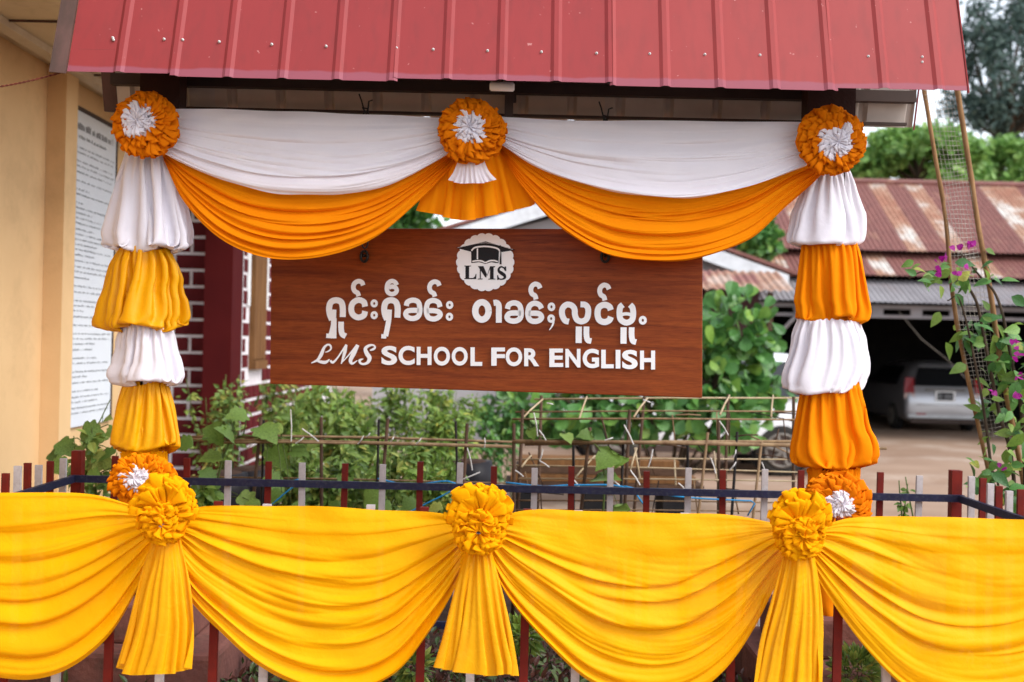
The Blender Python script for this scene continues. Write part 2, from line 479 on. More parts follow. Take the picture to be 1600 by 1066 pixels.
def ring(c, r0, r1, n, amp, d0, d1, seed, sq=1.0, NT=10, bb=0.6, irregular=0.1, th0=0, th1=2*math.pi, curl=0.0, jit=0.05):
    full = abs(th1-th0-2*math.pi) < 1e-6
    rs = np.random.RandomState(seed)
    n = int(n)
    NA = int(n*18)
    s = np.linspace(0, 1, NA, endpoint=not full)[:, None]
    th = th0 + (th1-th0)*s; t = np.linspace(0, 1, NT)[None]
    n1, n2, n3 = Noise(seed), Noise(seed+1), Noise(seed+2)
    cs, sn = np.cos(th), np.sin(th)
    w = np.clip(1+.45*rs.normal(0, 1, n), .35, 2.3); bnd = np.concatenate([[0], np.cumsum(w)]); bnd /= bnd[-1]
    ph = 2*math.pi*np.interp(s, bnd, np.arange(n+1))
    hg = rs.uniform(.35, 1.35, n+1); hg[-1] = hg[0]
    hh = np.interp(s, bnd, hg)
    rg = rs.uniform(-1, 1, n+1); rg[-1] = rg[0]
    rad = np.interp(s, bnd, rg)
    ph = ph + 0.9*n2(cs*2.5, sn*2.5+t*1.4)*t
    aa = amp*(0.2+0.8*t)*hh
    rr = (r0+(r1-r0)*t)*(1+irregular*t*(.6*n3(cs*2.5+3, sn*2.5) + .8*rad)) + aa*0.35*np.sin(ph+1.1)*t
    dd = d0+(d1-d0)*t*(1+.25*rad) + aa*np.sin(ph) - curl*t**3 + amp*.5*n1(cs*3, sn*3+t*2)*t
    tg = bb*np.minimum(2*math.pi*rr/n, amp*3)*0.5*hh*np.sin(2*ph)*(0.25+0.75*t) + .25*amp*n2(cs*4, sn*4)*t
    jx, jz = rs.normal(0, jit*r1, 2)
    X = c[0] + jx + rr*cs - tg*sn; Z = c[2] + jz + (rr*sn + tg*cs)*sq; Yw = c[1] - dd
    return grid(np.stack([X, Yw+0*X, Z], -1), full)

def pring(c, r0, r1, n, amp, d0, d1, seed, sq=1.0, NT=16, th0=0, th1=2*math.pi, jit=0.04, bb=0.7, irregular=.07):
    """a puffed, crumpled ring of cloth: rolls out from the front and back under itself"""
    full = abs(th1-th0-2*math.pi) < 1e-6
    rs = np.random.RandomState(seed); n = int(n); NA = n*20
    s = np.linspace(0, 1, NA, endpoint=not full)[:, None]
    th = th0+(th1-th0)*s; t = np.linspace(0, 1, NT)[None]
    n1, n2, n3 = Noise(seed), Noise(seed+1), Noise(seed+2)
    cs, sn = np.cos(th), np.sin(th)
    w = np.clip(1+.5*rs.normal(0, 1, n), .3, 2.4); bnd = np.concatenate([[0], np.cumsum(w)]); bnd /= bnd[-1]
    ph = 2*math.pi*np.interp(s, bnd, np.arange(n+1))
    hg = rs.uniform(.3, 1.4, n+1); hg[-1] = hg[0]; hh = np.interp(s, bnd, hg)
    rg = rs.uniform(-1, 1, n+1); rg[-1] = rg[0]; rad = np.interp(s, bnd, rg)
    ph = ph + 1.1*n2(cs*2.2, sn*2.2+t*1.2) + 1.0*(t-.4)*rad
    a = math.pi*.88*t
    env = .3+.7*np.sin(np.clip(a+.35, 0, math.pi))
    wave = np.sin(ph) + .35*np.sin(2*ph+1.3*rad)
    rr = r0+(r1-r0)*np.sin(a)**.85*(1+irregular*(rad+.6*n3(cs*2, sn*2)))
    rr = rr + amp*.55*wave*hh*env
    dd = d0+(d1-d0)*np.sin(math.pi*(.27+.73*t))*(1+.2*rad) + amp*.9*np.cos(ph+.6)*hh*env + amp*.55*n1(cs*5, sn*5+t*2.5)
    tg = bb*np.minimum(math.pi*np.abs(rr)/n, amp*1.6)*hh*np.sin(2*ph+.5)*env + amp*.3*n2(cs*6, sn*6+t*3)
    jx, jz = rs.normal(0, jit*r1, 2)
    X = c[0]+jx+rr*cs-tg*sn; Z = c[2]+jz+(rr*sn+tg*cs)*sq; Yw = c[1]-dd
    return grid(np.stack([X, Yw+0*X, Z], -1), full)

def merge(gs):
    mb = MB()
    for v, f in gs: mb.add(v, f)
    return mb

def rosette(name, label, group, px, py, Y, R, outer, inner, seed, white_frac=0.45, sq=1.0, cshift=(0, 0)):
    c = P(px, py, Y); r = R*Y/FPX
    t = thing(name, label, 'rosette', c, group)
    g = [pring(c, r*.45, r*.97, 19+seed % 5, r*.09, -r*.05, r*.2, seed, sq), pring(c, r*.40, r*.92, 25-seed % 4, r*.085, r*.07, r*.31, seed+10, sq),
         pring(c, r*.34, r*.79, 23, r*.085, r*.15, r*.40, seed+20, sq), pring(c, r*.28, r*.64, 20, r*.08, r*.22, r*.45, seed+30, sq)]
    if not inner:
        g += [pring(c, r*.12, r*.46, 11, r*.09, r*.40, r*.72, seed+40, sq), pring(c, 0.02*r, r*.28, 8, r*.08, r*.48, r*.78, seed+50, sq)]
    mk('ruffle', merge(g), outer, t, True)
    if inner:
        c2 = c + np.array([cshift[0]*r, 0, cshift[1]*r]); w = r*white_frac
        g = [pring(c2, w*.35, w*1.0, 22, w*.11, r*.27, r*.45, seed+60, sq, irregular=.18), pring(c2, w*.2, w*.76, 18, w*.11, r*.32, r*.50, seed+70, sq, irregular=.16),
             pring(c2, w*.02, w*.5, 13, w*.11, r*.37, r*.54, seed+80, sq)]
        mk('center_ruffle', merge(g), inner, t, True)
    return t
# ------------------------------------------------------------------ more materials
def painted_metal(name, c1, c2, edge=None):
    mt, nt, b, out = node_mat(name)
    vec = coords(nt, (1, 1, 0.25))
    nz = N(nt, 'ShaderNodeTexNoise', Scale=3.0, Detail=8, Roughness=0.65); nt.links.new(vec, nz.inputs['Vector'])
    col = ramp(nt, nz.outputs[0], [(0.3, c1), (0.7, c2)])
    st = N(nt, 'ShaderNodeTexNoise', Scale=26.0, Detail=3); nt.links.new(coords(nt, (1, 1, 0.03)), st.inputs['Vector'])
    f = ramp(nt, st.outputs[0], [(0.48, (0, 0, 0)), (0.72, (0.55,)*3)])
    mx = N(nt, 'ShaderNodeMix', data_type='RGBA'); mx.inputs[7].default_value = (*[x*0.72+0.008 for x in c1], 1)
    nt.links.new(f, mx.inputs[0]); nt.links.new(col, mx.inputs[6]); col = mx.outputs[2]
    sp = N(nt, 'ShaderNodeTexNoise', Scale=38.0, Detail=2); nt.links.new(coords(nt), sp.inputs['Vector'])
    f2 = ramp(nt, sp.outputs[0], [(0.73, (0, 0, 0)), (0.76, (0.5,)*3)])
    m2 = N(nt, 'ShaderNodeMix', data_type='RGBA'); m2.inputs[7].default_value = (0.6, 0.3, 0.28, 1)
    nt.links.new(f2, m2.inputs[0]); nt.links.new(col, m2.inputs[6]); col = m2.outputs[2]
    if edge is not None:      # faded, peeled strip along the eave
        sx = N(nt, 'ShaderNodeSeparateXYZ'); nt.links.new(coords(nt), sx.inputs[0])
        en = N(nt, 'ShaderNodeTexNoise', Scale=7.0, Detail=4); nt.links.new(coords(nt), en.inputs['Vector'])
        a = N(nt, 'ShaderNodeMath', operation='MULTIPLY_ADD'); a.inputs[1].default_value = 0.028
        nt.links.new(en.outputs[0], a.inputs[0]); nt.links.new(sx.outputs['Z'], a.inputs[2])
        f3 = ramp(nt, a.outputs[0], [(edge, (0.75,)*3), (edge+0.006, (0, 0, 0))])
        m3 = N(nt, 'ShaderNodeMix', data_type='RGBA'); m3.inputs[7].default_value = (0.27, 0.085, 0.115, 1)
        nt.links.new(f3, m3.inputs[0]); nt.links.new(col, m3.inputs[6]); col = m3.outputs[2]
    nt.links.new(col, b.inputs['Base Color'])
    b.inputs['Roughness'].default_value = 0.5; b.inputs['Specular IOR Level'].default_value = 0.15
    return mt

def rusty(name, seed, rust=(0.20, 0.075, 0.06), pale=(0.55, 0.50, 0.46), amount=0.5):
    mt, nt, b, out = node_mat(name)
    nz = N(nt, 'ShaderNodeTexNoise', Scale=1.1, Detail=8, Roughness=0.7)
    tc = N(nt, 'ShaderNodeTexCoord'); mp = N(nt, 'ShaderNodeMapping'); mp.inputs['Location'].default_value = (seed*3.7, seed*1.3, seed)
    nt.links.new(tc.outputs['Object'], mp.inputs[0]); nt.links.new(mp.outputs[0], nz.inputs['Vector'])
    c = ramp(nt, nz.outputs[0], [(amount-0.10, pale), (amount, (0.36, 0.2, 0.13)), (amount+0.10, rust)])
    nz2 = N(nt, 'ShaderNodeTexNoise', Scale=9.0, Detail=6); nt.links.new(mp.outputs[0], nz2.inputs['Vector'])
    v = ramp(nt, nz2.outputs[0], [(0.3, (0.75,)*3), (0.7, (1.15,)*3)])
    mx = N(nt, 'ShaderNodeMix', data_type='RGBA', blend_type='MULTIPLY'); mx.inputs[0].default_value = 1
    nt.links.new(c, mx.inputs[6]); nt.links.new(v, mx.inputs[7])
    nt.links.new(mx.outputs[2], b.inputs['Base Color']); b.inputs['Roughness'].default_value = 0.7
    return mt

def wood_lacquer(name):
    mt, nt, b, out = node_mat(name)
    v1 = coords(nt, (0.5, 1, 11))
    w = N(nt, 'ShaderNodeTexNoise', Scale=2.2, Detail=9, Roughness=0.62, Distortion=1.2); nt.links.new(v1, w.inputs['Vector'])
    col = ramp(nt, w.outputs[0], [(0.22, (0.085, 0.018, 0.007)), (0.42, (0.195, 0.040, 0.011)), (0.60, (0.26, 0.059, 0.014)), (0.8, (0.16, 0.033, 0.010))])
    f = N(nt, 'ShaderNodeTexNoise', Scale=5.0, Detail=6, Roughness=0.7); nt.links.new(coords(nt, (3, 1, 90)), f.inputs['Vector'])
    fr = ramp(nt, f.outputs[0], [(0.32, (0.55,)*3), (0.5, (1.0, 1.0, 1.0)), (0.7, (1.25, 1.2, 1.1))])
    mx = N(nt, 'ShaderNodeMix', data_type='RGBA', blend_type='MULTIPLY'); mx.inputs[0].default_value = 1
    nt.links.new(col, mx.inputs[6]); nt.links.new(fr, mx.inputs[7])
    nt.links.new(mx.outputs[2], b.inputs['Base Color'])
    b.inputs['Roughness'].default_value = 0.4; b.inputs['Specular IOR Level'].default_value = 0.12
    bp = N(nt, 'ShaderNodeBump', Strength=0.12, Distance=0.004); nt.links.new(f.outputs[0], bp.inputs['Height']); nt.links.new(bp.outputs[0], b.inputs['Normal'])
    return mt

MT['red_metal'] = painted_metal('red_roof_paint', (0.285, 0.040, 0.040), (0.25, 0.036, 0.037), 0.046)
MT['pink_metal'] = painted_metal('faded_red_roof_paint', (0.315, 0.052, 0.049), (0.285, 0.044, 0.043), 0.046)
MT['under_metal'] = basic('brown_sheet_underside', (0.66, 0.55, 0.46), (0.54, 0.44, 0.36), rough=0.6, scale=3)
MT['grey_under'] = basic('weathered_sheet_underside', (0.66, 0.58, 0.52), (0.5, 0.43, 0.38), rough=0.6, scale=3)
MT['dark_steel'] = basic('dark_brown_steel', (0.06, 0.042, 0.037), (0.08, 0.055, 0.047), rough=0.55)
MT['post'] = basic('dark_brown_paint', (0.032, 0.014, 0.012), (0.045, 0.02, 0.016), rough=0.5, bump=.2)
MT['dirty_trim'] = basic('dirty_brown_flashing', (0.13, 0.07, 0.06), (0.045, 0.035, 0.028), rough=0.6, scale=6, sc3=(1, 1, .3))
MT['screw'] = basic('zinc_screw', (0.75, 0.74, 0.72), rough=0.35, metal=0.3)
MT['black_iron'] = basic('black_iron', (0.012, 0.012, 0.013), (0.02, 0.018, 0.017), rough=0.4, metal=.5, spec=.5)
MT['board'] = wood_lacquer('red_brown_lacquered_wood')
MT['letter'] = basic('white_acrylic', (0.87, 0.87, 0.88), (0.84, 0.84, 0.86), rough=0.4, scale=8)
MT['ink'] = basic('black_vinyl', (0.012, 0.011, 0.014), (0.018, 0.016, 0.018), rough=0.45)
MT['navy'] = basic('navy_paint', (0.016, 0.017, 0.05), (0.010, 0.011, 0.032), rough=0.5, spec=.25, scale=30, dirt=(0.12, 0.12, 0.14), dscale=60, damt=.35)
MT['picket_red'] = basic('dark_red_picket_paint', (0.17, 0.016, 0.010), (0.12, 0.012, 0.009), rough=0.5, scale=12, dirt=(0.06, 0.02, 0.015), dscale=14)
MT['picket_white'] = basic('chalky_white_picket_paint', (0.50, 0.46, 0.46), (0.40, 0.36, 0.36), rough=0.7, scale=20, dirt=(0.25, 0.2, 0.18), dscale=22, damt=.6)
MT['yellow_wall'] = basic('ochre_wall_paint', (0.72, 0.475, 0.245), (0.66, 0.425, 0.215), rough=0.85, scale=1.6, dirt=(0.42, 0.26, 0.13), dscale=1.3, damt=.55, bump=.1, bscale=80)
MT['soffit'] = basic('beige_soffit_board', (0.72, 0.60, 0.43), (0.64, 0.52, 0.36), rough=0.8, scale=2, dirt=(0.2, 0.14, .08), dscale=3)
MT['trim_beige'] = basic('beige_timber_trim', (0.72, 0.62, 0.48), (0.62, 0.52, 0.39), rough=0.8)
MT['poster'] = basic('white_vinyl_board', (0.72, 0.74, 0.77), (0.68, 0.70, 0.74), rough=0.5, scale=2)
MT['print'] = basic('grey_print', (0.26, 0.265, 0.28), (0.36, 0.365, 0.38), rough=0.6, scale=30)
MT['maroon'] = basic('maroon_brick_paint', (0.125, 0.016, 0.019), (0.085, 0.011, 0.013), spec=.06, rough=0.7, scale=5, bump=.15)
MT['maroon_col'] = basic('maroon_column_paint', (0.075, 0.0085, 0.009), (0.062, 0.007, 0.008), spec=.05, rough=0.7, scale=2)
MT['mortar'] = basic('white_mortar_paint', (0.78, 0.74, 0.75), (0.64, 0.58, 0.60), rough=0.8, scale=14)
MT['timber'] = basic('weathered_tan_timber', (0.21, 0.10, 0.038), (0.13, 0.06, 0.024), rough=0.8, scale=6, sc3=(4, 4, .4))
MT['paper'] = basic('white_paper', (0.74, 0.73, 0.72), (0.66, 0.66, 0.66), rough=0.8)
MT['ground'] = basic('tan_yard_concrete', (0.36, 0.25, 0.18), (0.25, 0.16, 0.11), rough=0.85, scale=0.35, sc3=(1, 2.2, 1), detail=10, bump=.3, bscale=14, dirt=(0.46, 0.37, 0.30), dscale=.7, damt=.9, lo=.3, hi=.7)
MT['soil'] = basic('dark_garden_soil', (0.06, 0.035, 0.025), (0.035, 0.02, 0.015), rough=0.95, scale=6, bump=.8, bscale=30)
MT['plinth'] = basic('red_brown_concrete', (0.20, 0.085, 0.068), (0.13, 0.055, 0.048), rough=0.85, scale=5, bump=.4, bscale=40, dirt=(0.05, 0.04, 0.03), dscale=6, damt=.8)
MT['bamboo'] = basic('dry_bamboo', (0.30, 0.20, 0.11), (0.17, 0.10, 0.055), rough=0.6, scale=6, sc3=(3, 3, 1))
MT['bamboo_pale'] = basic('pale_split_bamboo', (0.50, 0.40, 0.26), (0.36, 0.26, 0.15), rough=0.6, scale=9)
MT['bamboo_pole'] = basic('brown_bamboo_pole', (0.34, 0.19, 0.085), (0.20, 0.105, 0.045), rough=0.5, scale=5, sc3=(5, 5, 1), dirt=(0.09, .05, .03), dscale=12)
MT['stake'] = basic('dark_stake', (0.055, 0.032, 0.02), (0.10, 0.055, 0.035), rough=0.7, scale=9)
MT['black_stake'] = basic('black_stake', (0.012, 0.010, 0.010), (0.025, 0.018, 0.016), rough=0.6)
MT['string_w'] = basic('white_string', (0.72, 0.70, 0.68), rough=0.7)
MT['string_b'] = basic('blue_string', (0.02, 0.22, 0.50), (0.03, 0.28, 0.55), rough=0.5)
MT['wire'] = basic('galvanised_wire', (0.33, 0.30, 0.26), (0.24, 0.21, 0.18), rough=0.5, metal=.3)
MT['bark'] = basic('brown_bark', (0.09, 0.065, 0.045), (0.05, 0.035, 0.025), rough=0.9, scale=8, sc3=(3, 3, .6), bump=.6, bscale=30)
MT['stem'] = basic('green_stem', (0.10, 0.14, 0.04), (0.07, 0.10, 0.03), rough=0.6)
MT['leaf_broad'] = leafmat('broad_leaf', [(0.0, (0.04, 0.13, 0.03)), (0.45, (0.08, 0.22, 0.048)), (0.8, (0.13, 0.295, 0.065)), (1.0, (0.22, 0.37, 0.06))], rough=.35)
MT['leaf_light'] = leafmat('light_green_leaf', [(0.0, (0.11, 0.205, 0.035)), (0.5, (0.19, 0.315, 0.055)), (0.85, (0.28, 0.40, 0.08)), (1.0, (0.42, 0.41, 0.07))], transl=.4)
MT['leaf_mix'] = leafmat('mixed_garden_leaf', [(0.0, (0.085, 0.155, 0.032)), (0.5, (0.16, 0.265, 0.05)), (0.85, (0.26, 0.36, 0.08)), (1.0, (0.42, 0.39, 0.09))], transl=.35)
MT['leaf_tree'] = leafmat('tree_leaf', [(0.0, (0.11, 0.24, 0.055)), (0.5, (0.20, 0.38, 0.09)), (1.0, (0.32, 0.50, 0.13))], transl=.35)
MT['leaf_dark'] = leafmat('dark_tree_leaf', [(0.0, (0.055, 0.095, 0.085)), (0.6, (0.085, 0.145, 0.125)), (1.0, (0.12, 0.185, 0.155))], transl=.2)
MT['leaf_cover'] = leafmat('ground_cover_leaf', [(0.0, (0.050, 0.015, 0.012)), (0.55, (0.090, 0.030, 0.020)), (0.62, (0.040, 0.070, 0.020)), (1.0, (0.080, 0.120, 0.030))], transl=.2)
MT['bract'] = leafmat('magenta_bract', [(0.0, (0.33, 0.006, 0.22)), (1.0, (0.46, 0.015, 0.33))], transl=.4)
MT['silver'] = basic('silver_car_paint', (0.46, 0.46, 0.49), (0.42, 0.42, 0.45), rough=0.28, metal=.45, spec=.5, scale=1)
MT['carwhite'] = basic('white_car_paint', (0.72, 0.72, 0.74), (0.68, 0.68, 0.70), rough=0.3, spec=.5, scale=1)
MT['glass'] = basic('dark_car_glass', (0.010, 0.011, 0.013), (0.014, 0.015, 0.017), rough=0.08, spec=.6)
MT['tail_red'] = basic('red_lamp_lens', (0.32, 0.010, 0.012), (0.26, 0.008, 0.010), rough=0.2, spec=.5)
MT['tail_pale'] = basic('pale_lamp_lens', (0.62, 0.42, 0.38), rough=0.2, spec=.5)
MT['rubber'] = basic('tyre_rubber', (0.025, 0.024, 0.023), (0.05, 0.045, 0.04), rough=0.85)
MT['alloy'] = basic('alloy_rim', (0.22, 0.20, 0.18), (0.14, 0.12, 0.10), rough=0.6, metal=.2)
MT['grey_wall'] = basic('pale_grey_gable_wall', (0.40, 0.385, 0.39), (0.35, 0.33, 0.34), rough=0.85, scale=1)
MT['fascia'] = basic('white_fascia_paint', (0.70, 0.71, 0.73), (0.58, 0.59, 0.61), rough=0.7, scale=3, dirt=(0.35, 0.34, 0.34), dscale=3)
MT['grey_sheet'] = basic('grey_galvanised_sheet', (0.27, 0.255, 0.265), (0.21, 0.195, 0.205), rough=0.55, scale=2, dirt=(0.25, .15, .12), dscale=1.2, damt=.4)
MT['dark_in'] = basic('soot_dark_boards', (0.012, 0.012, 0.014), (0.02, 0.018, 0.018), rough=0.9)  # near-black base colour puts the shade of the shed interior into its surfaces
MT['brown_roof'] = rusty('rusty_sheet', 1, amount=0.36)

# ------------------------------------------------------------------ setting: the ground
gb = MB(); gb.add([(-400, -200, 0), (400, -200, 0), (400, 900, 0), (-400, 900, 0)], [(0, 1, 2, 3)])
struct('ground', gb, MT['ground'])
rb = MB(); rb.add([(-200, -9, .004), (200, -9, .004), (200, 2.2, .004), (-200, 2.2, .004)], [(0, 1, 2, 3)])
struct('road', rb, basic('worn_asphalt', (0.085, 0.08, 0.077), (0.055, 0.052, 0.05), rough=.9, scale=2, bump=.4, bscale=60))  # unseen dark strip around the camera, added to cut light bounced onto the cloth
bed = MB(); bed.bbox((-2.6, 3.98, -0.05), (2.6, 5.22, 0.26))
struct('planting_bed', bed, MT['soil'])
vb = MB(); vb.bbox((-3.02, 5.45, -0.05), (0.55, 9.6, 0.10))
struct('garden_soil', vb, MT['soil'])

# ------------------------------------------------------------------ corrugated sheets
def rib_profile(x0, x1, pitch, ribw, ribh, phase=0.0):
    """list of (x, offset) for a trapezoid-rib sheet"""
    pts = [(x0, 0.0)]
    k = math.floor((x0 - phase)/pitch) - 1
    while True:
        c = phase + k*pitch
        if c - ribw/2 > x1: break
        for dx, h in ((-ribw/2, 0), (-ribw/5, ribh), (ribw/5, ribh), (ribw/2, 0)):
            x = c+dx
            if x0 < x < x1: pts.append((x, h))
        k += 1
    pts.append((x1, 0.0))
    pts.sort()
    return pts

def sheet_geo(prof, A, B, nrm, th=0.0, rows=2, wob=0.0, seed=0):
    """sheet from line A(y,z) to B(y,z); profile offset along nrm(y,z)"""
    nz = Noise(seed)
    V, F_ = [], []
    n = len(prof)
    layers = [0.0] if not th else [0.0, -th]
    for L in layers:
        for r in range(rows):
            s = r/(rows-1)
            y = A[0]+(B[0]-A[0])*s; z = A[1]+(B[1]-A[1])*s
            for x, h in prof:
                hh = h + L + wob*float(nz(x*3, s*3))
                V.append((x, y+nrm[0]*hh, z+nrm[1]*hh))
    for L in range(len(layers)):
        for r in range(rows-1):
            for i in range(n-1):
                a = L*rows*n + r*n + i
                F_.append((a, a+1, a+n+1, a+n))
    if th:
        for i in range(n-1): F_.append((i, i+1, rows*n+i+1, rows*n+i))
    return V, F_

# ------------------------------------------------------------------ the canopy over the sign
YC, YE, YB, YRI = 4.6, 4.2, 4.757, 4.48
ZE = P(795, 127, YE)[2]; ZB = P(795, 186, YB)[2]; ZR = ZE + 0.88
XL, XR_ = -1.742, 1.734
can = thing('sign_canopy', 'steep red ribbed metal canopy roof on two dark posts above the sign', 'canopy', (0, YC, 0))
nf = np.array([-(ZR-ZE), -(YRI-YE)]); nf = np.array([nf[0], 0.0]) ; 
_l = math.hypot(YRI-YE, ZR-ZE); nfr = (-(ZR-ZE)/_l, (YRI-YE)/_l)
_l2 = math.hypot(YB-YRI, ZR-ZB); nbk = ((ZR-ZB)/_l2, (YB-YRI)/_l2)
PITCHX = 85.5*YE/FPX
PH = (603-800)*YE/FPX
edges = [XL] + [(e-800)*YE/FPX for e in (268, 612, 956, 1300)] + [XR_]
def rebase_sheet(geo, z0):
    v, f = geo
    return v, f
for i in range(5):
    x0, x1 = edges[i], edges[i+1]
    lift = 0.0015*i
    prof = rib_profile(x0 - (0.03 if i else 0), x1, PITCHX, 0.044, 0.0085, PH)
    prof = [(x, h+lift) for x, h in prof]
    g = sheet_geo(prof, (YE-0.004*(i % 2), ZE-0.012*(i % 2)), (YRI, ZR), nfr, 0.0012, 6, 0.0012, i)
    # own origin at the eave so the faded strip follows the eave
    e = bpy.data.objects.new('roof_sheet', None)
    o = mk('roof_sheet', g, MT['pink_metal'] if i >= 3 else MT['red_metal'], can, False)
    me = o.data
    sh = np.array([0, YE-YC, ZE-0.012])
    co = np.array([vv.co[:] for vv in me.vertices]) - sh
    me.vertices.foreach_set('co', co.ravel()); o.location = sh
    bpy.data.objects.remove(e)
for i in range(5):
    x0, x1 = edges[i]-0.004, edges[i+1]-0.004
    prof = [(x, h+0.0015*i) for x, h in rib_profile(x0-(0.03 if i else 0), x1, PITCHX, 0.046, 0.022, PH+0.09)]
    mk('back_roof_sheet', sheet_geo(prof, (YB, ZB), (YRI, ZR), nbk, 0.0012, 4, 0.0, i+9), MT['grey_under'] if i in (0, 3, 4) else MT['under_metal'], can)
mb = MB(); mb.tube([(XL-0.03, YRI, ZR+0.02), (XR_+0.03, YRI, ZR+0.02)], 0.05, 10); mk('ridge_cap', mb, MT['red_metal'], can)
# gable flashing, left and right
for sx, x in ((-1, XL), (1, XR_)):
    mb = MB()
    w = 0.062 if sx < 0 else 0.004
    for (ya, za), (yb, zb) in (((YE, ZE-.01), (YRI, ZR)), ((YB, ZB-.01), (YRI, ZR))):
        a0, a1 = (x+sx*0.002, ya, za), (x+sx*(0.002+w), ya, za+.004)
        b0, b1 = (x+sx*0.002, yb, zb), (x+sx*(0.002+w), yb, zb+.004)
        ny = -0.014 if yb > ya else 0.014
        mb.add([a0, a1, b1, b0, (a0[0], a0[1]+ny, a0[2]), (a1[0], a1[1]+ny, a1[2]), (b1[0], b1[1]+ny, b1[2]), (b0[0], b0[1]+ny, b0[2])],
               [(4, 5, 6, 7), (0, 3, 2, 1), (0, 1, 5, 4), (1, 2, 6, 5), (2, 3, 7, 6), (3, 0, 4, 7)])
    mk('gable_flashing', mb, MT['dirty_trim'] if sx < 0 else MT['red_metal'], can)
# purlins and rafters
yb_ = YB-0.065
zp = P(795, 139, yb_)[2]
mb = MB(); mb.bbox((XL-.01, yb_-.02, zp-.022), (XR_-.02, yb_+.02, zp+.026)); mk('purlin', mb, MT['dark_steel'], can)
mb = MB(); mb.bbox((XL+.03, YB-.032, ZB+.004), (XR_-.04, YB-.012, ZB+.016)); mk('purlin', mb, MT['dark_steel'], can)
mb = MB(); mb.bbox((XL+.03, YE+.03, ZE+.055), (XR_-.03, YE+.07, ZE+.095)); mk('purlin', mb, MT['dark_steel'], can)
for px in (262, 790, 1290):
    x = (px-800)*YC/FPX
    for ya, za in ((YE+.045, ZE+.02), (YB-.05, ZB+.03)):
        mb = MB(); d = 0.02
        mb.tube([(x, ya, za+.03), (x, YRI, ZR-.05)], 0.022, 4); mk('rafter', mb, MT['dark_steel'], can)
PCOL = (252, 1287)
POSTX = []
for px, w in zip(PCOL, (.165, .20)):
    x = P(px, 400, YC)[0]; POSTX.append(x)
    zh = P(px, 225, YC)[2]
    xp = P({252: 229, 1287: 1298}[px], 500, YC)[0]
    mb = MB(); mb.bbox((xp-.036, YC-.036, 0.2), (xp+.036, YC+.036, zh)); mk('post', mb, MT['post'], can)
    mb = MB(); mb.bbox((x-w/2, YC-.07, zh+.001), (x+w/2, YC+.03, ZB+.33)); mk('post_head', mb, MT['post'], can)
mb = MB(); z0 = P(760, 205, YC)[2]; mb.bbox((POSTX[0]+.0826, YC-.03, z0-.05), (POSTX[1]-.101, YC+.03, z0+.048)); mk('header_beam', mb, MT['post'], can)
mb = MB(); x = (787-800)*YC/FPX; mb.bbox((x-.018, YC-.02, z0+.049), (x+.018, YC+.02, ZB+.35)); mk('king_strut', mb, MT['dark_steel'], can)
# screws
smb = MB()
smb.tube([(0, 0.002, 0), (0, -0.004, 0)], [0.0062, 0.005], 8)
smb.tube([(0, -0.004, 0), (0, -0.008, 0)], [0.0035, 0.0028], 6)
sme = meshdata('screw', smb, MT['screw'], True)
def on_roof(px, py):
    d = _fw + EX*((px-800)/FPX) + EU*((533-py)/FPX)
    k = (ZR-ZE)/(YRI-YE)      # z = ZE + k (y-YE)
    t = (ZE - k*YE - CAMZ)/(d[2]-k*d[1])
    return CAM + d*t
for px, py in ((177, 60), (178, 63), (257, 62), (286, 63), (343, 66), (425, 70), (510, 73), (620, 76), (677, 78), (762, 80), (846, 82), (932, 84), (957, 84), (1015, 85), (1101, 86), (1187, 87), (1293, 87), (1356, 89), (1440, 90), (1440, 98)):
    p = on_roof(px, py)
    inst('screw', sme, can, (p[0], p[1]-.004, p[2]), (-math.atan2(YRI-YE, ZR-ZE), 0, 0))

# white tube at the eave, wire ties, chains
tl = thing('white_tube', 'short white plastic tube under the red eave above the centre rosette', 'tube', P(785, 135, 4.34))
mb = MB(); a, b_ = P(765, 135, 4.34), P(804, 136, 4.34); mb.tube([a, a+(b_-a)*.06, b_-(b_-a)*.06, b_], [.012, .019, .019, .013], 12); mk('tube_body', mb, MT['letter'], tl, True)
mb = MB(); c = (a+b_)/2; mb.tube([c+np.array([0, 0.0, .015]), c+np.array([0, .03, .08])], .004, 6); mk('bracket', mb, MT['dark_steel'], tl)

# ------------------------------------------------------------------ the sign board
TANB, YBD, XCB = 0.2, 4.79, (760-800)*4.79/FPX
def bd(px, py, off=0.0):
    d = _fw + EX*((px-800)/FPX) + EU*((533-py)/FPX)
    t = (YBD - off + TANB*XCB)/(d[1] + TANB*d[0])
    return CAM + d*t
_by = math.atan(TANB)
bx = np.array([math.cos(_by), -math.sin(_by), 0]); bn = np.array([-math.sin(_by), -math.cos(_by), 0]); bz = np.array([0, 0, 1.0])
B_BL, B_BR, B_TR, B_TL = bd(421.5, 600), bd(1097, 622), bd(1098, 358), bd(424, 356.5)
sign = thing('sign_board', 'red brown wooden school sign board with white letters hanging under the swags', 'sign', (B_BL+B_BR)/2)
ctr = (B_BL+B_BR+B_TR+B_TL)/4
def mk_local(name, geo, mat, parent, org):
    """mesh whose own axes follow the board: X along it, Z up"""
    o = mk(name, geo, mat, parent)
    return o
V = []
for d in (0.0, -0.028):
    for q in (B_BL, B_BR, B_TR, B_TL): V.append(q + bn*d)
import bmesh
def bevelled(name, V, F_, mat, parent, w):
    o = mk(name, (V, F_), mat, parent)
    b = bmesh.new(); b.from_mesh(o.data)
    bmesh.ops.bevel(b, geom=b.edges[:], offset=w, segments=2, affect='EDGES', profile=.6)
    b.to_mesh(o.data); b.free(); return o
board = bevelled('board', V, [(0, 1, 2, 3), (7, 6, 5, 4), (0, 4, 5, 1), (1, 5, 6, 2), (2, 6, 7, 3), (3, 7, 4, 0)], MT['board'], sign, 0.005)

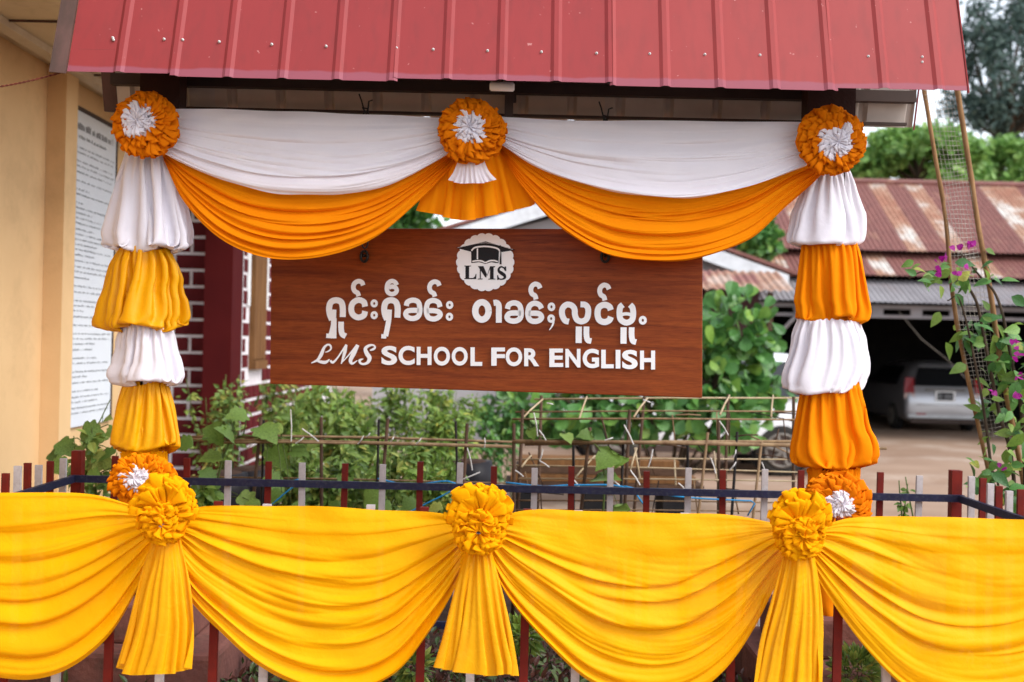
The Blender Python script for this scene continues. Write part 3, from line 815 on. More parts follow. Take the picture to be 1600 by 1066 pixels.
def stroke_pts(pts, w, n=None):
    """pts in photo pixels, optional third value = width"""
    p = np.array([(q[0], q[1], q[2] if len(q) > 2 else w) for q in pts], float)
    if len(p) > 2: p = catmull(p, n or max(24, len(p)*7))
    return p
def stroke_geo(mb, p, thick, lift, back=0.0):
    n = len(p)
    t = np.gradient(p[:, :2], axis=0); t /= np.linalg.norm(t, axis=1)[:, None] + 1e-9
    nr = np.stack([-t[:, 1], t[:, 0]], 1)
    a = p[:, :2] + nr*p[:, 2:3]/2; b = p[:, :2] - nr*p[:, 2:3]/2
    V = []
    for q, (off) in ((a, thick+lift), (b, thick+lift), (b, back), (a, back)):
        V += [bd(x, y, off) for x, y in q]
    F_ = []
    for i in range(n-1):
        F_ += [(i, i+1, n+i+1, n+i), (n+i, n+i+1, 2*n+i+1, 2*n+i), (3*n+i+1, 3*n+i, i, i+1)]
    F_ += [(0, n, 2*n, 3*n), (n-1, 4*n-1, 3*n-1, 2*n-1)]
    mb.add(V, F_)
def ring_pts(cx, cy, rx, ry, w):
    an = np.linspace(0, 2*math.pi, 33)
    return np.stack([cx+rx*np.cos(an), cy+ry*np.sin(an), np.full(33, w)], 1)
c1 = lambda L: [(480+q[0]/5.714, 430+q[1]/5.714, *[z/5.714 for z in q[2:]]) for q in L]
c2 = lambda L: [(720+q[0]/5.0, 430+q[1]/5.0, *[z/5.0 for z in q[2:]]) for q in L]
def glyph(name, strokes, thick=0.012, mat='letter'):
    mb = MB()
    for k, s in enumerate(strokes):
        stroke_geo(mb, s, thick, 0.00025*k, 0.001)
    return mk(name, mb, MT[mat], sign)
def S1(L, w): return stroke_pts(c1(L), w/5.714)
def S2(L, w): return stroke_pts(c2(L), w/5.0)
def R1(x, y, rx, ry, w): return ring_pts(480+x/5.714, 430+y/5.714, rx/5.714, ry/5.714, w/5.714)
def R2(x, y, rx, ry, w): return ring_pts(720+x/5.0, 430+y/5.0, rx/5.0, ry/5.0, w/5.0)
glyph('character', [S1([(317,375),(317,290),(302,240),(258,224),(214,240),(196,290),(202,350),(222,400)], 54),
                    S1([(243,308),(238,400),(222,480),(205,545)], 36), S1([(238,385),(236,565)], 50), S1([(170,541),(225,545)], 40), S1([(303,416),(303,480),(314,528),(345,546)], 50)])
glyph('character', [S1([(517,282),(505,240),(455,223),(408,250),(393,300),(408,352),(455,378),(505,360),(517,322)], 52)])
AS1 = [(500,92),(488,65),(455,55),(422,75),(412,110),(424,143),(450,160),(460,188)]
glyph('accent_mark', [S1(AS1, 42)])
glyph('tone_mark', [R1(598,253,21,24,24), R1(598,358,21,24,24)])
glyph('character', [S1([(805,380),(807,290),(790,240),(748,224),(705,240),(688,290),(694,350),(714,398)], 54), S1([(734,308),(728,400),(714,480),(700,545)], 46), S1([(662,546),(706,548)], 38)])
glyph('accent_mark', [S1([(802,90),(785,64),(755,53),(722,74),(711,118),(722,155),(757,170),(790,157),(799,133),(785,110),(757,103),(730,110)], 40)])
glyph('character', [S1([(885,275),(895,242),(942,224),(990,240),(1005,290),(1002,345),(985,374),(945,388),(900,378),(879,350),(895,322),(940,315),(1000,316)], 46),
                    S1([(1186,285),(1172,245),(1125,226),(1080,245),(1064,295),(1066,345),(1085,380),(1130,392),(1170,378),(1188,352),(1172,328),(1130,318),(1068,318)], 46)])
glyph('accent_mark', [S1([(x+680, y+4) for x, y in AS1], 42)])
glyph('tone_mark', [R1(1272,267,21,24,24), R1(1270,372,21,24,24)])
glyph('character', [R2(165,280,52,68,50)])
glyph('character', [S2([(256,218),(280,216),(296,235),(297,300),(297,372)], 46)])
glyph('character', [S2([(364,265),(375,233),(415,217),(455,232),(470,275),(468,325),(450,350),(412,360),(375,350),(361,328),(378,302),(415,296),(470,297)], 42),
                    S2([(631,262),(615,234),(577,220),(540,238),(525,280),(527,325),(545,353),(580,362),(615,352),(631,328),(615,304),(580,298),(528,299)], 42)])
AS2 = [(620,103),(608,79),(580,70),(555,88),(547,118),(557,147),(579,161),(588,190)]
glyph('accent_mark', [S2(AS2, 38)])
glyph('tone_mark', [R2(708,248,19,23,22), R2(706,340,19,22,22), S2([(727,345,16),(718,388,15),(692,430,6)], 14)])
glyph('character', [S2([(845,364),(815,355),(792,310),(795,262),(825,232),(862,235),(887,262),(893,315),(910,350),(945,362),(980,345),(995,300),(992,255),(970,232),(935,229)], 46),
                    S2([(922,402),(921,531)], 48), S2([(982,402),(982,470),(992,508),(1020,516)], 44)])
glyph('character', [S2([(1172,274),(1160,246),(1120,232),(1080,252),(1068,300),(1082,350),(1122,367),(1160,352),(1172,326)], 48)])
glyph('accent_mark', [S2([(x+538, y+8) for x, y in AS2], 38)])
glyph('character', [S2([(1266,232),(1246,250),(1240,300),(1248,345),(1280,369),(1310,369),(1338,348),(1347,300),(1340,252),(1322,232)], 46), S2([(1245,318),(1265,307),(1292,303),(1320,307),(1342,318)], 26),
                    S2([(1272,408),(1271,536)], 48), S2([(1335,408),(1335,478),(1345,515),(1370,524)], 44)])
glyph('tone_mark', [R2(1422,353,20,23,23)])
# script LMS
glyph('script_letter', [S1([(160,688,6),(185,682,12),(212,658,15),(206,628,18),(180,622,18),(150,650,24),(125,710,32),(95,755,24),(60,775,15),(36,786,8)], 12), S1([(38,784,6),(80,765,14),(120,775,26),(165,778,28),(200,752,8)], 12)])
glyph('script_letter', [S1([(205,762,20),(228,780,22),(268,742,15),(310,680,15),(350,620,18)], 12), S1([(348,624,24),(335,690,30),(304,792,10)], 12), S1([(302,790,8),(370,715,12),(448,622,20)], 12), S1([(452,624,30),(415,700,40),(386,765,32),(402,790,22),(448,762,6)], 12)])
glyph('script_letter', [S1([(560,672,10),(588,662,22),(607,645,16),(590,626,16),(552,630,24),(520,656,30),(532,700,38),(556,738,38),(542,778,28),(505,794,20),(476,786,20),(468,762,22),(500,748,8)], 12)])
# block letters from the built-in font, each fitted to its place on the board
def text_outline(ch):
    cu = bpy.data.curves.new('t', 'FONT'); cu.body = ch; cu.size = 1.0; cu.resolution_u = 6; cu.offset = 0.038
    o = bpy.data.objects.new('t', cu); COL.objects.link(o)
    bpy.context.view_layer.update()
    dg = bpy.context.evaluated_depsgraph_get()
    me = bpy.data.meshes.new_from_object(o.evaluated_get(dg))
    v = np.array([q.co[:] for q in me.vertices]); f = [tuple(q.vertices) for q in me.polygons]
    bpy.data.objects.remove(o); bpy.data.curves.remove(cu); bpy.data.meshes.remove(me)
    return v, f
def block(ch, x0, y0, x1, y1, conv):
    v, f = text_outline(ch)
    mn, mx = v.min(0), v.max(0)
    q0, q1 = conv([(x0, y0)])[0], conv([(x1, y1)])[0]
    s = (v[:, :2]-mn[:2])/(mx[:2]-mn[:2])
    pts = [(q0[0]+a*(q1[0]-q0[0]), q1[1]+b*(q0[1]-q1[1])) for a, b in s]
    n = len(pts)
    V = [bd(x, y, 0.013) for x, y in pts] + [bd(x, y, 0.001) for x, y in pts]
    cnt = {}
    for q in f:
        for i in range(len(q)):
            e = (q[i], q[(i+1) % len(q)]); cnt[tuple(sorted(e))] = cnt.get(tuple(sorted(e)), 0)+1
    F_ = list(f)
    for q in f:
        for i in range(len(q)):
            a, b = q[i], q[(i+1) % len(q)]
            if cnt[tuple(sorted((a, b)))] == 1: F_.append((a, a+n, b+n, b))
    return mk('letter', (V, F_), MT['letter'], sign)
for ch, *bb in (('S',662,632,803,803),('C',815,632,960,803),('H',977,640,1110,803),('O',1130,640,1275,808),('O',1290,642,1433,808),('L',1458,645,1563,811)):
    block(ch, *bb, c1)
for ch, *bb in (('F',238,566,345,708),('O',350,565,480,712),('R',495,572,613,712),('E',692,574,800,718),('N',817,576,935,722),('G',952,575,1080,727),('L',1097,583,1195,728),('I',1210,584,1247,730),('S',1260,584,1382,735),('H',1400,590,1518,738)):
    block(ch, *bb, c2)
# round badge
c3 = lambda x, y: (700+x/10.66, 355+y/10.66)
badge = mk('badge', MB(), MT['letter'], sign)
def flat_poly(name, poly, off, thick, mat, parent):
    n = len(poly)
    V = [bd(*q, off+thick) for q in poly] + [bd(*q, off) for q in poly]
    F_ = [tuple(range(n)), tuple(range(n, 2*n))[::-1]] + [(i, i+n, (i+1) % n+n, (i+1) % n) for i in range(n)]
    return mk(name, (V, F_), mat, parent)
an = np.linspace(0, 2*math.pi, 220, endpoint=False)
rr = 462+24*np.abs(np.cos(an*11))**0.7
bpoly = [c3(620+r*1.0*math.cos(a), 585+r*1.0*math.sin(a)) for a, r in zip(an, rr)]
n = len(bpoly); cpt = c3(620, 585)
V = [bd(*q, .012) for q in bpoly] + [bd(*q, .001) for q in bpoly] + [bd(*cpt, .012)]
F_ = [(i, (i+1) % n, 2*n) for i in range(n)] + [(i, i+n, (i+1) % n+n, (i+1) % n) for i in range(n)]
bpy.data.objects.remove(badge)
badge = mk('badge', (V, F_), MT['letter'], sign)
WL[badge.name] = origin(sign)
def badge_stroke(name, L, w, off, mat):
    mb = MB(); stroke_geo(mb, stroke_pts([(*c3(q[0], q[1]), *[z/10.66 for z in q[2:]]) for q in L], w/10.66), 0.0012, off, off)
    return mk(name, mb, MT[mat], badge)
flat_poly('mortarboard', [c3(*q) for q in ((130,345),(630,238),(1130,380),(900,415),(850,395),(840,600),(790,598),(720,585),(660,602),(620,615),(580,600),(520,585),(450,592),(390,600),(385,412))], .0125, .001, MT['ink'], badge)
badge_stroke('cap_line', [(390,392,24),(440,345,26),(540,325,26),(640,322,26),(760,338,26),(830,362,26),(862,395,24)], 24, .0138, 'letter')
badge_stroke('cap_line', [(490,355),(490,535)], 22, .0138, 'letter')
badge_stroke('cap_line', [(405,572,22),(480,560,24),(560,565,24),(622,590,22),(690,563,24),(770,558,24),(830,576,22)], 24, .0138, 'letter')
badge_stroke('tassel', [(870,300,14),(880,420,16),(876,520,26),(876,620,34)], 14, .0142, 'ink')
badge_stroke('cap_line', [(160,342),(630,262),(1080,372)], 5, .0138, 'letter')
def serif(name, polys):
    mb = MB()
    for k, poly in enumerate(polys):
        n = len(poly); pl = [c3(*q) for q in poly]; o = .0125+.0002*k
        mb.add([bd(*q, o+.001) for q in pl] + [bd(*q, o-.0002) for q in pl], [tuple(range(n)), tuple(range(n, 2*n))[::-1]] + [(i, i+n, (i+1) % n+n, (i+1) % n) for i in range(n)])
    return mb
mk('serif_letter', serif('L', [[(272,642),(385,642),(385,652),(352,660),(352,852),(290,852),(290,660),(272,652)], [(272,852),(420,846),(450,820),(462,780),(474,780),(470,866),(272,866)]]), MT['ink'], badge)
mk('serif_letter', serif('M', [[(497,650),(590,650),(650,790),(622,840)], [(655,810),(700,655),(715,655),(640,840)], [(640,836),(622,836),(560,690),(600,690)], [(530,665),(546,665),(546,860),(530,860)], [(497,650),(546,650),(546,668),(515,664)],
                               [(700,652),(785,652),(785,664),(760,672),(760,862),(700,862)], [(497,858),(575,858),(575,871),(497,871)], [(672,860),(787,860),(787,872),(672,872)]]), MT['ink'], badge)
mb = MB(); stroke_geo(mb, stroke_pts([(*c3(a, b), w/10.66) for a, b, w in ((950,720,14),(930,680,22),(885,662,26),(848,690,34),(850,735,46),(895,770,58),(940,805,52),(945,845,38),(900,868,24),(850,860,22),(826,815,14))], 1), .0012, .0125, .0122)
for poly in ([(940,660),(968,655),(970,735),(950,730)], [(818,800),(836,800),(846,880),(818,880)]):
    pl = [c3(*q) for q in poly]; mb.add([bd(*q, .0141) for q in pl], [(0, 1, 2, 3)])
mk('serif_letter', mb, MT['ink'], badge)
# hooks on the board, chains, wire ties on the beam
def chain(top, bot, label):
    t = thing('hanging_chain', label, 'chain', top, 'chains holding the sign board')
    L = bot-top; n = max(4, int(np.linalg.norm(L)/0.045)); 
    base = MB(); an = np.linspace(0, 2*math.pi, 15)
    base.tube([(0.0135*math.cos(a), 0, 0.028*math.sin(a)) for a in an], .004, 6, False)
    me = meshdata('link', base, MT['black_iron'], True)
    for k in range(n):
        p = top + L*(k+.5)/n; inst('link', me, t, p, (0, 0, (k % 2)*math.pi/2+.3))
    mb = MB()
    for q in (((-.006, 0, 0), (-.02, -.01, .05), (-.03, -.012, .075)), ((.006, 0, 0), (.012, -.01, .045), (.028, -.014, .05)), ((0, 0, -.01), (.012, -.03, .01), (-.01, -.035, .012), (0, 0, 0))):
        mb.tube([top+np.array(z)*1.0+np.array([0, 0, .0]) for z in q], .0035, 5)
    mk('wire_tie', mb, MT['black_iron'], t)
    return t
for (px, py), (hx, hy), lab in (((572, 176), (570, 386), 'black iron chain on the left half of the sign board'), ((946, 188), (946, 386), 'black iron chain on the right half of the sign board')):
    h = bd(hx, hy, .014); tp_ = P(px, py, YC-.036)
    chain(tp_, h+np.array([0, -.002, .0]), lab)
    mb = MB(); an = np.linspace(0, 2*math.pi, 17)
    cc = bd(hx, hy+15, .012); mb.tube([cc + bx*.018*math.cos(a)*0.9 + bz*.024*math.sin(a) + bn*0.008 for a in an], .0065, 7, False)
    cc2 = bd(hx, hy+14, 0); mb.tube([cc2, cc2+bn*.02], .007, 7)
    mk('hook', mb, MT['black_iron'], sign, True)

# ------------------------------------------------------------------ fence round the sign bed
YF, YK = 3.90, 5.30
SP = 59.8*YK/FPX
ZT = P(950, 731, YK)[2]; ZRAIL = P(950, 766, YK)[2]
XFL, XFR = P(117, 740, YK)[0], P(1497, 770, YK)[0]
def fence_thing(label, loc, ): return thing('picket_fence', label, 'fence', loc, 'fence round the planted bed')
def picket_mesh(mat, w=.031, d=.016):
    mb = MB(); h = ZT-.12
    mb.box((0, 0, .12+h/2), (w, d, h)); return meshdata('picket', mb, MT[mat])
PR_, PW_ = picket_mesh('picket_red', .030), picket_mesh('picket_white', .030)
rng = random.Random(5)
fb = fence_thing('back run of red and white pickets with a navy rail, behind the sign', (0, YK, 0))
x0 = P(296, 740, YK)[0]
k = -2
while True:
    x = x0 + k*SP
    if x > XFR-.05: break
    if x > XFL+.05:
        inst('picket', PR_ if k % 2 == 0 else PW_, fb, (x, YK+.001*rng.random(), rng.uniform(-.012, .01)), (rng.uniform(-.01, .01), rng.uniform(-.012, .012), 0))
    k += 1
mb = MB(); mb.bbox((XFL-.02, YK-.03, ZRAIL-.017), (XFR+.02, YK-.0095, ZRAIL+.017)); mk('rail', mb, MT['navy'], fb)
mb = MB(); mb.bbox((XFL-.02, YK-.03, .36), (XFR+.02, YK-.0095, .395)); mk('rail', mb, MT['navy'], fb)
for x in (XFL, XFR):
    mb = MB(); mb.bbox((x-.025, YK+.012, 0), (x+.025, YK+.06, ZT+.022)); mk('post', mb, MT['picket_red'], fb)
for sx, x, lab, sp in ((-1, XFL, 'side run of red and white pickets by the ochre wall', .1155), (1, XFR, 'side run of red and white pickets beside the bougainvillea', .098)):
    f = fence_thing(lab, (x, 4.6, 0))
    y = YK-.09; k = 0
    while y > YF+.05:
        inst('picket', (PW_, PR_)[k % 2], f, (x+sx*.03, y, rng.uniform(-.012, .012)), (0, rng.uniform(-.01, .01), math.pi/2*0+rng.uniform(-.05, .05)))
        y -= sp; k += 1
    mb = MB(); mb.bbox((x-.009, YF+.035, ZRAIL-.018), (x+.011, YK-.032, ZRAIL+.016)); mk('rail', mb, MT['navy'], f)
    mb = MB(); mb.bbox((x-.009, YF+.035, .36), (x+.011, YK-.032, .395)); mk('rail', mb, MT['navy'], f)
ff = fence_thing('front run of red and white pickets under the gold swags', (0, YF, 0))
x0 = P(330, 1040, YF)[0]
for k in range(-9, 14):
    x = x0 + k*SP
    if XFL-.5 < x < XFR+.6:
        inst('picket', PR_ if k % 2 == 0 else PW_, ff, (x, YF, rng.uniform(-.008, .006)), (0, rng.uniform(-.012, .012), 0))
for z in (ZRAIL, .38):
    mb = MB(); mb.bbox((-2.6, YF+.0085, z-.017), (2.75, YF+.03, z+.017)); mk('rail', mb, MT['navy'], ff)

# plinths under the posts
for x, lab, w in ((P(190, 1020, 4.45)[0], 'red brown concrete plinth under the left post of the canopy', .86), (P(1300, 1020, 4.45)[0], 'red brown concrete plinth under the right post of the canopy', .62)):
    b0 = np.array([x, 4.6, .2])
    t = thing('plinth', lab, 'plinth', b0, 'plinths under the canopy posts')
    zt = 0.50
    V = [(x-w/2, 4.27, .2), (x+w/2, 4.27, .2), (x+w/2, 4.93, .2), (x-w/2, 4.93, .2), (x-w/2, 4.27, zt), (x+w/2, 4.27, zt), (x+w/2, 4.93, zt), (x-w/2, 4.93, zt)]
    bevelled('lower_block', V, [(3, 2, 1, 0), (4, 5, 6, 7), (0, 1, 5, 4), (1, 2, 6, 5), (2, 3, 7, 6), (3, 0, 4, 7)], MT['plinth'], t, .02)
    V = [(x-w*.33, 4.40, zt+.002), (x+w*.33, 4.40, zt+.002), (x+w*.33, 4.86, zt+.002), (x-w*.33, 4.86, zt+.002)]; V += [(a, b, zt+.16) for a, b, c in V]
    bevelled('upper_block', V, [(3, 2, 1, 0), (4, 5, 6, 7), (0, 1, 5, 4), (1, 2, 6, 5), (2, 3, 7, 6), (3, 0, 4, 7)], MT['plinth'], t, .015)
# ------------------------------------------------------------------ cloth on the canopy
GSW, GFS = 'swags along the canopy beam', 'gold swags along the front fence'
tag(swag('orange_swag', [(252,236),(320,266),(400,292),(480,299),(560,294),(640,268),(700,236),(718,226)], [(256,250),(288,316),(345,374),(420,403),(500,402),(590,370),(660,310),(705,262),(718,248)],
     4.535, 6, 7, .055, 11, MT['orange'], flat=.05, bulge=.035, base=P(480, 300, 4.53)), 'orange cotton swag under the left white swag, hanging over the sign', 'swag', GSW)
tag(swag('orange_swag', [(780,222),(830,250),(900,280),(1000,300),(1080,303),(1170,287),(1240,260),(1290,248)], [(782,238),(815,290),(870,350),(940,395),(1010,408),(1090,404),(1170,375),(1230,322),(1270,286),(1290,266)],
     4.535, 7, 6, .055, 23, MT['orange'], flat=.05, bulge=.035, base=P(1030, 300, 4.53)), 'orange cotton swag under the right white swag, hanging over the sign', 'swag', GSW)
tag(swag('white_swag', [(262,170),(400,172),(560,178),(690,184),(725,186)], [(256,240),(320,271),(400,297),(480,305),(560,300),(640,275),(700,241),(722,228)],
     4.495, 5, 6, .034, 31, MT['white'], flat=.34, bulge=.03, base=P(480, 180, 4.5)), 'white cotton swag between the left and centre orange rosettes', 'swag', GSW)
tag(swag('white_swag', [(760,183),(860,187),(1000,189),(1150,190),(1260,191)], [(775,222),(830,255),(900,285),(1000,305),(1080,308),(1170,292),(1240,266),(1280,250)],
     4.495, 6, 5, .034, 41, MT['white'], flat=.34, bulge=.03, base=P(1020, 188, 4.5)), 'white cotton swag between the centre and right orange rosettes', 'swag', GSW)
def tail_sag(name, left, right, Y, n, a0, a1, seed, mat, sag, label, cat, group=None, hem=6, bow=.03, full=1.22, NU=72, NV=40, wall=None):
    """cloth gathered at the top and left to hang; outline fitted to the photo"""
    k = Y/FPX; rs = np.random.RandomState(seed)
    L_, R_ = catmull(left, NV), catmull(right, NV)
    v = np.linspace(0, 1, NV)[None, :]; u = np.linspace(0, 1, NU)[:, None]
    wtop, wbot = (R_[0, 0]-L_[0, 0])*k, (R_[-1, 0]-L_[-1, 0])*k
    Wd = max(wbot, wtop)*full
    n1, n2 = Noise(seed), Noise(seed+1)
    px = L_[None, :, 0]*(1-u)+R_[None, :, 0]*u; py = L_[None, :, 1]*(1-u)+R_[None, :, 1]*u + sag*v*np.sin(math.pi*u)**.8
    x0 = (L_[0, 0]+R_[0, 0])/2
    ph, hh = fold_phase(u+0*v, n, seed, .04*n1(u*2, v*1.2)*np.sin(math.pi*u), .55)
    p = np.stack([(px-x0)*k, -(a0+(a1-a0)*v)*hh*np.sin(math.pi*ph)**2 - .01*n2(u*5, v*2) - bow*np.sin(math.pi*u), -(py-L_[0, 1])*k], -1)
    Len = np.sqrt((np.diff(p.mean(0), axis=0)**2).sum(-1)).sum()
    fixed = np.zeros((NU, NV), bool); fixed[:, 0] = True
    def col_(p):
        p = p.copy(); p[..., 1] = np.minimum(p[..., 1], .012); return p
    wr_ = np.linspace(.75, 1.0, NV)
    ru = ((R_[:, 0]-L_[:, 0])*k*full/NU)[:, None]
    p = relax(p, fixed, ru, Len/(NV-1), False, 45, collide=col_, bend=.35, iters=4, damp=.08)
    zs = -p[..., 2]; zn = np.clip(zs/np.percentile(zs, 97), 0, 1.1)
    jj = np.linspace(0, 1, NV)[None, :] + 0*u
    lo = p[..., 0].min(0)[None]; hi = p[..., 0].max(0)[None]
    xl, xr = L_[None, :, 0], R_[None, :, 0]
    X = xl + (p[..., 0]-lo)/np.maximum(hi-lo, 1e-4)*(xr-xl)
    Ypx = py*.75 + (L_[0, 1] + zn*(py[:, -1].mean()-L_[0, 1]))*.25 + hem*v**3*n1(u*5, 9.)*.5
    pts = smooth_up(PX(X, Ypx, Y+p[..., 1]), False)
    b = P((L_[0][0]+R_[0][0])/2, L_[0][1], Y)
    return tag(mk(name, grid(pts), mat, None, True, b), label, cat, group)
tail_sag('orange_tail', [(680,232),(664,288),(650,326)], [(800,232),(824,285),(836,314)], 4.56, 7, .01, .04, 51, MT['orange'], 24, 'flared orange cloth tail hanging under the centre rosette above the badge', 'cloth tail')
tail_sag('white_frill', [(716,250),(709,266),(700,280)], [(756,250),(764,266),(776,279)], 4.46, 9, .008, .02, 53, MT['white'], 8, 'small white cloth frill just below the centre rosette', 'cloth frill', hem=5)
GRT, GRB = 'orange rosettes along the canopy beam', 'rosettes at the foot of the columns'
rosette('rosette', 'orange rosette with white centre at the top of the left column', GRT, 232, 194, 4.44, 53, MT['orange2'], MT['white_ruffle'], 100, .52, 1.0, (-.18, 0.0))
rosette('rosette', 'orange rosette with white centre in the middle of the canopy beam', GRT, 737, 208, 4.44, 54, MT['orange2'], MT['white_ruffle'], 200, .50, .97, (-.06, .08))
rosette('rosette', 'orange rosette with white centre at the top of the right column', GRT, 1297, 225, 4.44, 55, MT['orange2'], MT['white_ruffle'], 300, .52, .98, (.08, -.03))

# ------------------------------------------------------------------ cloth on the columns
colL = thing('column_drape', 'white and gold puffed cloth wrapped round the left post of the canopy', 'column drape', P(226, 760, YC), 'puffed cloth on the canopy posts')
colR = thing('column_drape', 'white and orange puffed cloth wrapped round the right post of the canopy', 'column drape', P(1300, 800, YC), 'puffed cloth on the canopy posts')
puff('gold_puff', [(600,192,262),(635,182,272),(670,177,278),(697,176,281),(712,184,276)], YC, 11, .18, 641, MT['satin'], colL, tuck=.6)
puff('white_puff', [(505,188,268),(540,182,276),(575,175,283),(597,172,286),(606,178,282)], YC, 10, .15, 631, MT['white'], colL)
puff('gold_puff', [(386,188,262),(410,174,276),(450,162,284),(490,151,289),(510,146,289),(520,150,287)], YC, 11, .17, 621, MT['satin'], colL)
puff('white_puff', [(225,200,262),(260,190,274),(310,176,289),(355,167,299),(382,164,301),(397,170,295)], YC, 13, .17, 611, MT['white'], colL)
puff('orange_puff', [(600,1258,1345),(640,1246,1352),(685,1239,1362),(715,1236,1369),(735,1244,1362)], YC, 12, .17, 741, MT['orange'], colR, tuck=.6)
puff('white_puff', [(500,1246,1342),(530,1238,1352),(565,1230,1358),(600,1226,1350),(618,1230,1340)], YC, 11, .16, 731, MT['white'], colR)
puff('orange_puff', [(370,1256,1336),(405,1250,1346),(450,1246,1354),(490,1245,1360),(510,1247,1358)], YC, 9, .13, 721, MT['orange'], colR)
puff('white_puff', [(262,1268,1326),(295,1254,1338),(335,1236,1350),(365,1228,1352),(382,1230,1347),(388,1236,1340)], YC, 11, .18, 711, MT['white'], colR)
puff('orange_skirt', [(730,1262,1345),(800,1262,1340),(880,1265,1332),(940,1268,1326),(975,1270,1322)], YC, 9, .15, 751, MT['orange'], colR)
puff('gold_skirt', [(705,188,262),(780,190,262),(860,196,258),(905,200,255)], YC, 9, .15, 651, MT['goldsolid'], colL)
rosette('rosette', 'amber rosette with white centre at the foot of the left column', GRB, 224, 748, 4.42, 51, MT['orange'], MT['white_ruffle'], 400, .48, .85, (-.1, .05))
rosette('rosette', 'orange rosette with white centre at the foot of the right column', GRB, 1303, 786, 4.42, 54, MT['orange2'], MT['white_ruffle'], 500, .44, .92, (.1, 0))

# ------------------------------------------------------------------ gold cloth on the front fence
YS = 3.868
tag(swag('gold_swag', [(-262,775),(-100,772),(60,771),(150,776),(235,800)], [(-250,810),(-150,960),(-60,1040),(30,1063),(100,1050),(165,1000),(216,920),(252,846)], YS, 8, 9, .034, 61, MT['gold'], flat=.22, bulge=.05, base=P(0, 772, YS)),
    'gold cotton swag on the front fence running out of the left edge', 'swag', GFS)
tag(swag('gold_swag', [(275,806),(320,792),(450,791),(580,795),(690,803),(725,820)], [(258,846),(292,930),(345,990),(405,1042),(480,1075),(560,1078),(620,1050),(668,990),(706,930),(742,854)], YS, 9, 9, .036, 71, MT['gold'], flat=.2, bulge=.05, base=P(500, 792, YS)),
    'gold cotton swag on the front fence between the left and middle gold rosettes', 'swag', GFS)
tag(swag('gold_swag', [(770,822),(806,800),(900,799),(1050,802),(1150,806),(1225,820)], [(756,852),(792,930),(860,1010),(925,1068),(1000,1095),(1070,1090),(1130,1050),(1175,990),(1212,915),(1246,852)], YS, 8, 9, .034, 81, MT['gold'], flat=.2, bulge=.05, base=P(1000, 800, YS)),
    'gold cotton swag on the front fence between the middle and right gold rosettes', 'swag', GFS)
tag(swag('gold_swag', [(1270,828),(1330,810),(1450,808),(1600,812),(1720,815),(1790,830)], [(1252,852),(1294,930),(1360,1020),(1430,1085),(1520,1110),(1620,1090),(1720,990),(1790,860)], YS, 8, 8, .034, 91, MT['gold'], flat=.18, bulge=.05, base=P(1500, 808, YS)),
    'gold cotton swag on the front fence running out of the right edge', 'swag', GFS)
GT, GR = 'gold tails under the fence rosettes', 'gold rosettes on the front fence'
tail_sag('gold_tail', [(240,835),(218,900),(196,985),(181,1036)], [(282,840),(298,915),(303,990),(300,1046)], 3.80, 4, .03, .07, 143, MT['satin'], 12, 'long gold cloth tail under the left rosette of the front fence', 'cloth tail', GT, hem=9)
tail_sag('gold_tail', [(727,858),(706,930),(690,990),(677,1030)], [(768,860),(790,940),(803,1000),(811,1048)], 3.80, 4, .03, .08, 156, MT['satin'], 18, 'long gold cloth tail under the middle rosette of the front fence', 'cloth tail', GT, hem=12)
tail_sag('gold_tail', [(1228,850),(1206,930),(1187,1000),(1176,1085)], [(1270,855),(1285,940),(1286,1020),(1284,1085)], 3.80, 4, .03, .07, 167, MT['satin'], 12, 'long gold cloth tail under the right rosette of the front fence', 'cloth tail', GT, hem=9)
def gold_rosette(px, py, Rx, Ry, seed, label):
    Y = 3.78; c = P(px, py, Y); r = Rx*Y/FPX; q = Ry/Rx
    t = thing('rosette', label, 'rosette', c, GR)
    up = c + np.array([0, 0, r*.10])
    mk('petal_fan', merge([pring(up, r*.3, r*.98*q, 12, r*.13, 0, r*.34, seed, 1.0, th0=math.radians(-5), th1=math.radians(185), bb=.8, irregular=.1),
                           pring(up, r*.25, r*.82*q, 13, r*.12, r*.16, r*.50, seed+5, 1.0, th0=math.radians(-15), th1=math.radians(195), bb=.8, irregular=.1)]), MT['goldsolid'], t, True)
    lo = c - np.array([0, 0, r*.30])
    mk('ruffle', merge([pring(lo, r*.4, r*.82, 15, r*.10, 0, r*.32, seed+10, .92), pring(lo, r*.3, r*.74, 17, r*.10, r*.14, r*.48, seed+20, .92),
                        pring(lo, r*.2, r*.58, 13, r*.10, r*.28, r*.60, seed+30, .92), pring(lo, r*.08, r*.4, 10, r*.10, r*.38, r*.68, seed+40, .92), pring(lo + np.array([.1*r, 0, .35*r]), r*.02, r*.38, 9, r*.10, r*.36, r*.70, seed+50, .9)]), MT['goldsolid'], t, True)
    return t
gold_rosette(260, 800, 48, 52, 810, 'gold rosette on the front fence below the left column')
gold_rosette(748, 812, 50, 54, 820, 'gold rosette in the middle of the front fence')
gold_rosette(1246, 822, 48, 50, 830, 'gold rosette on the front fence below the right column')

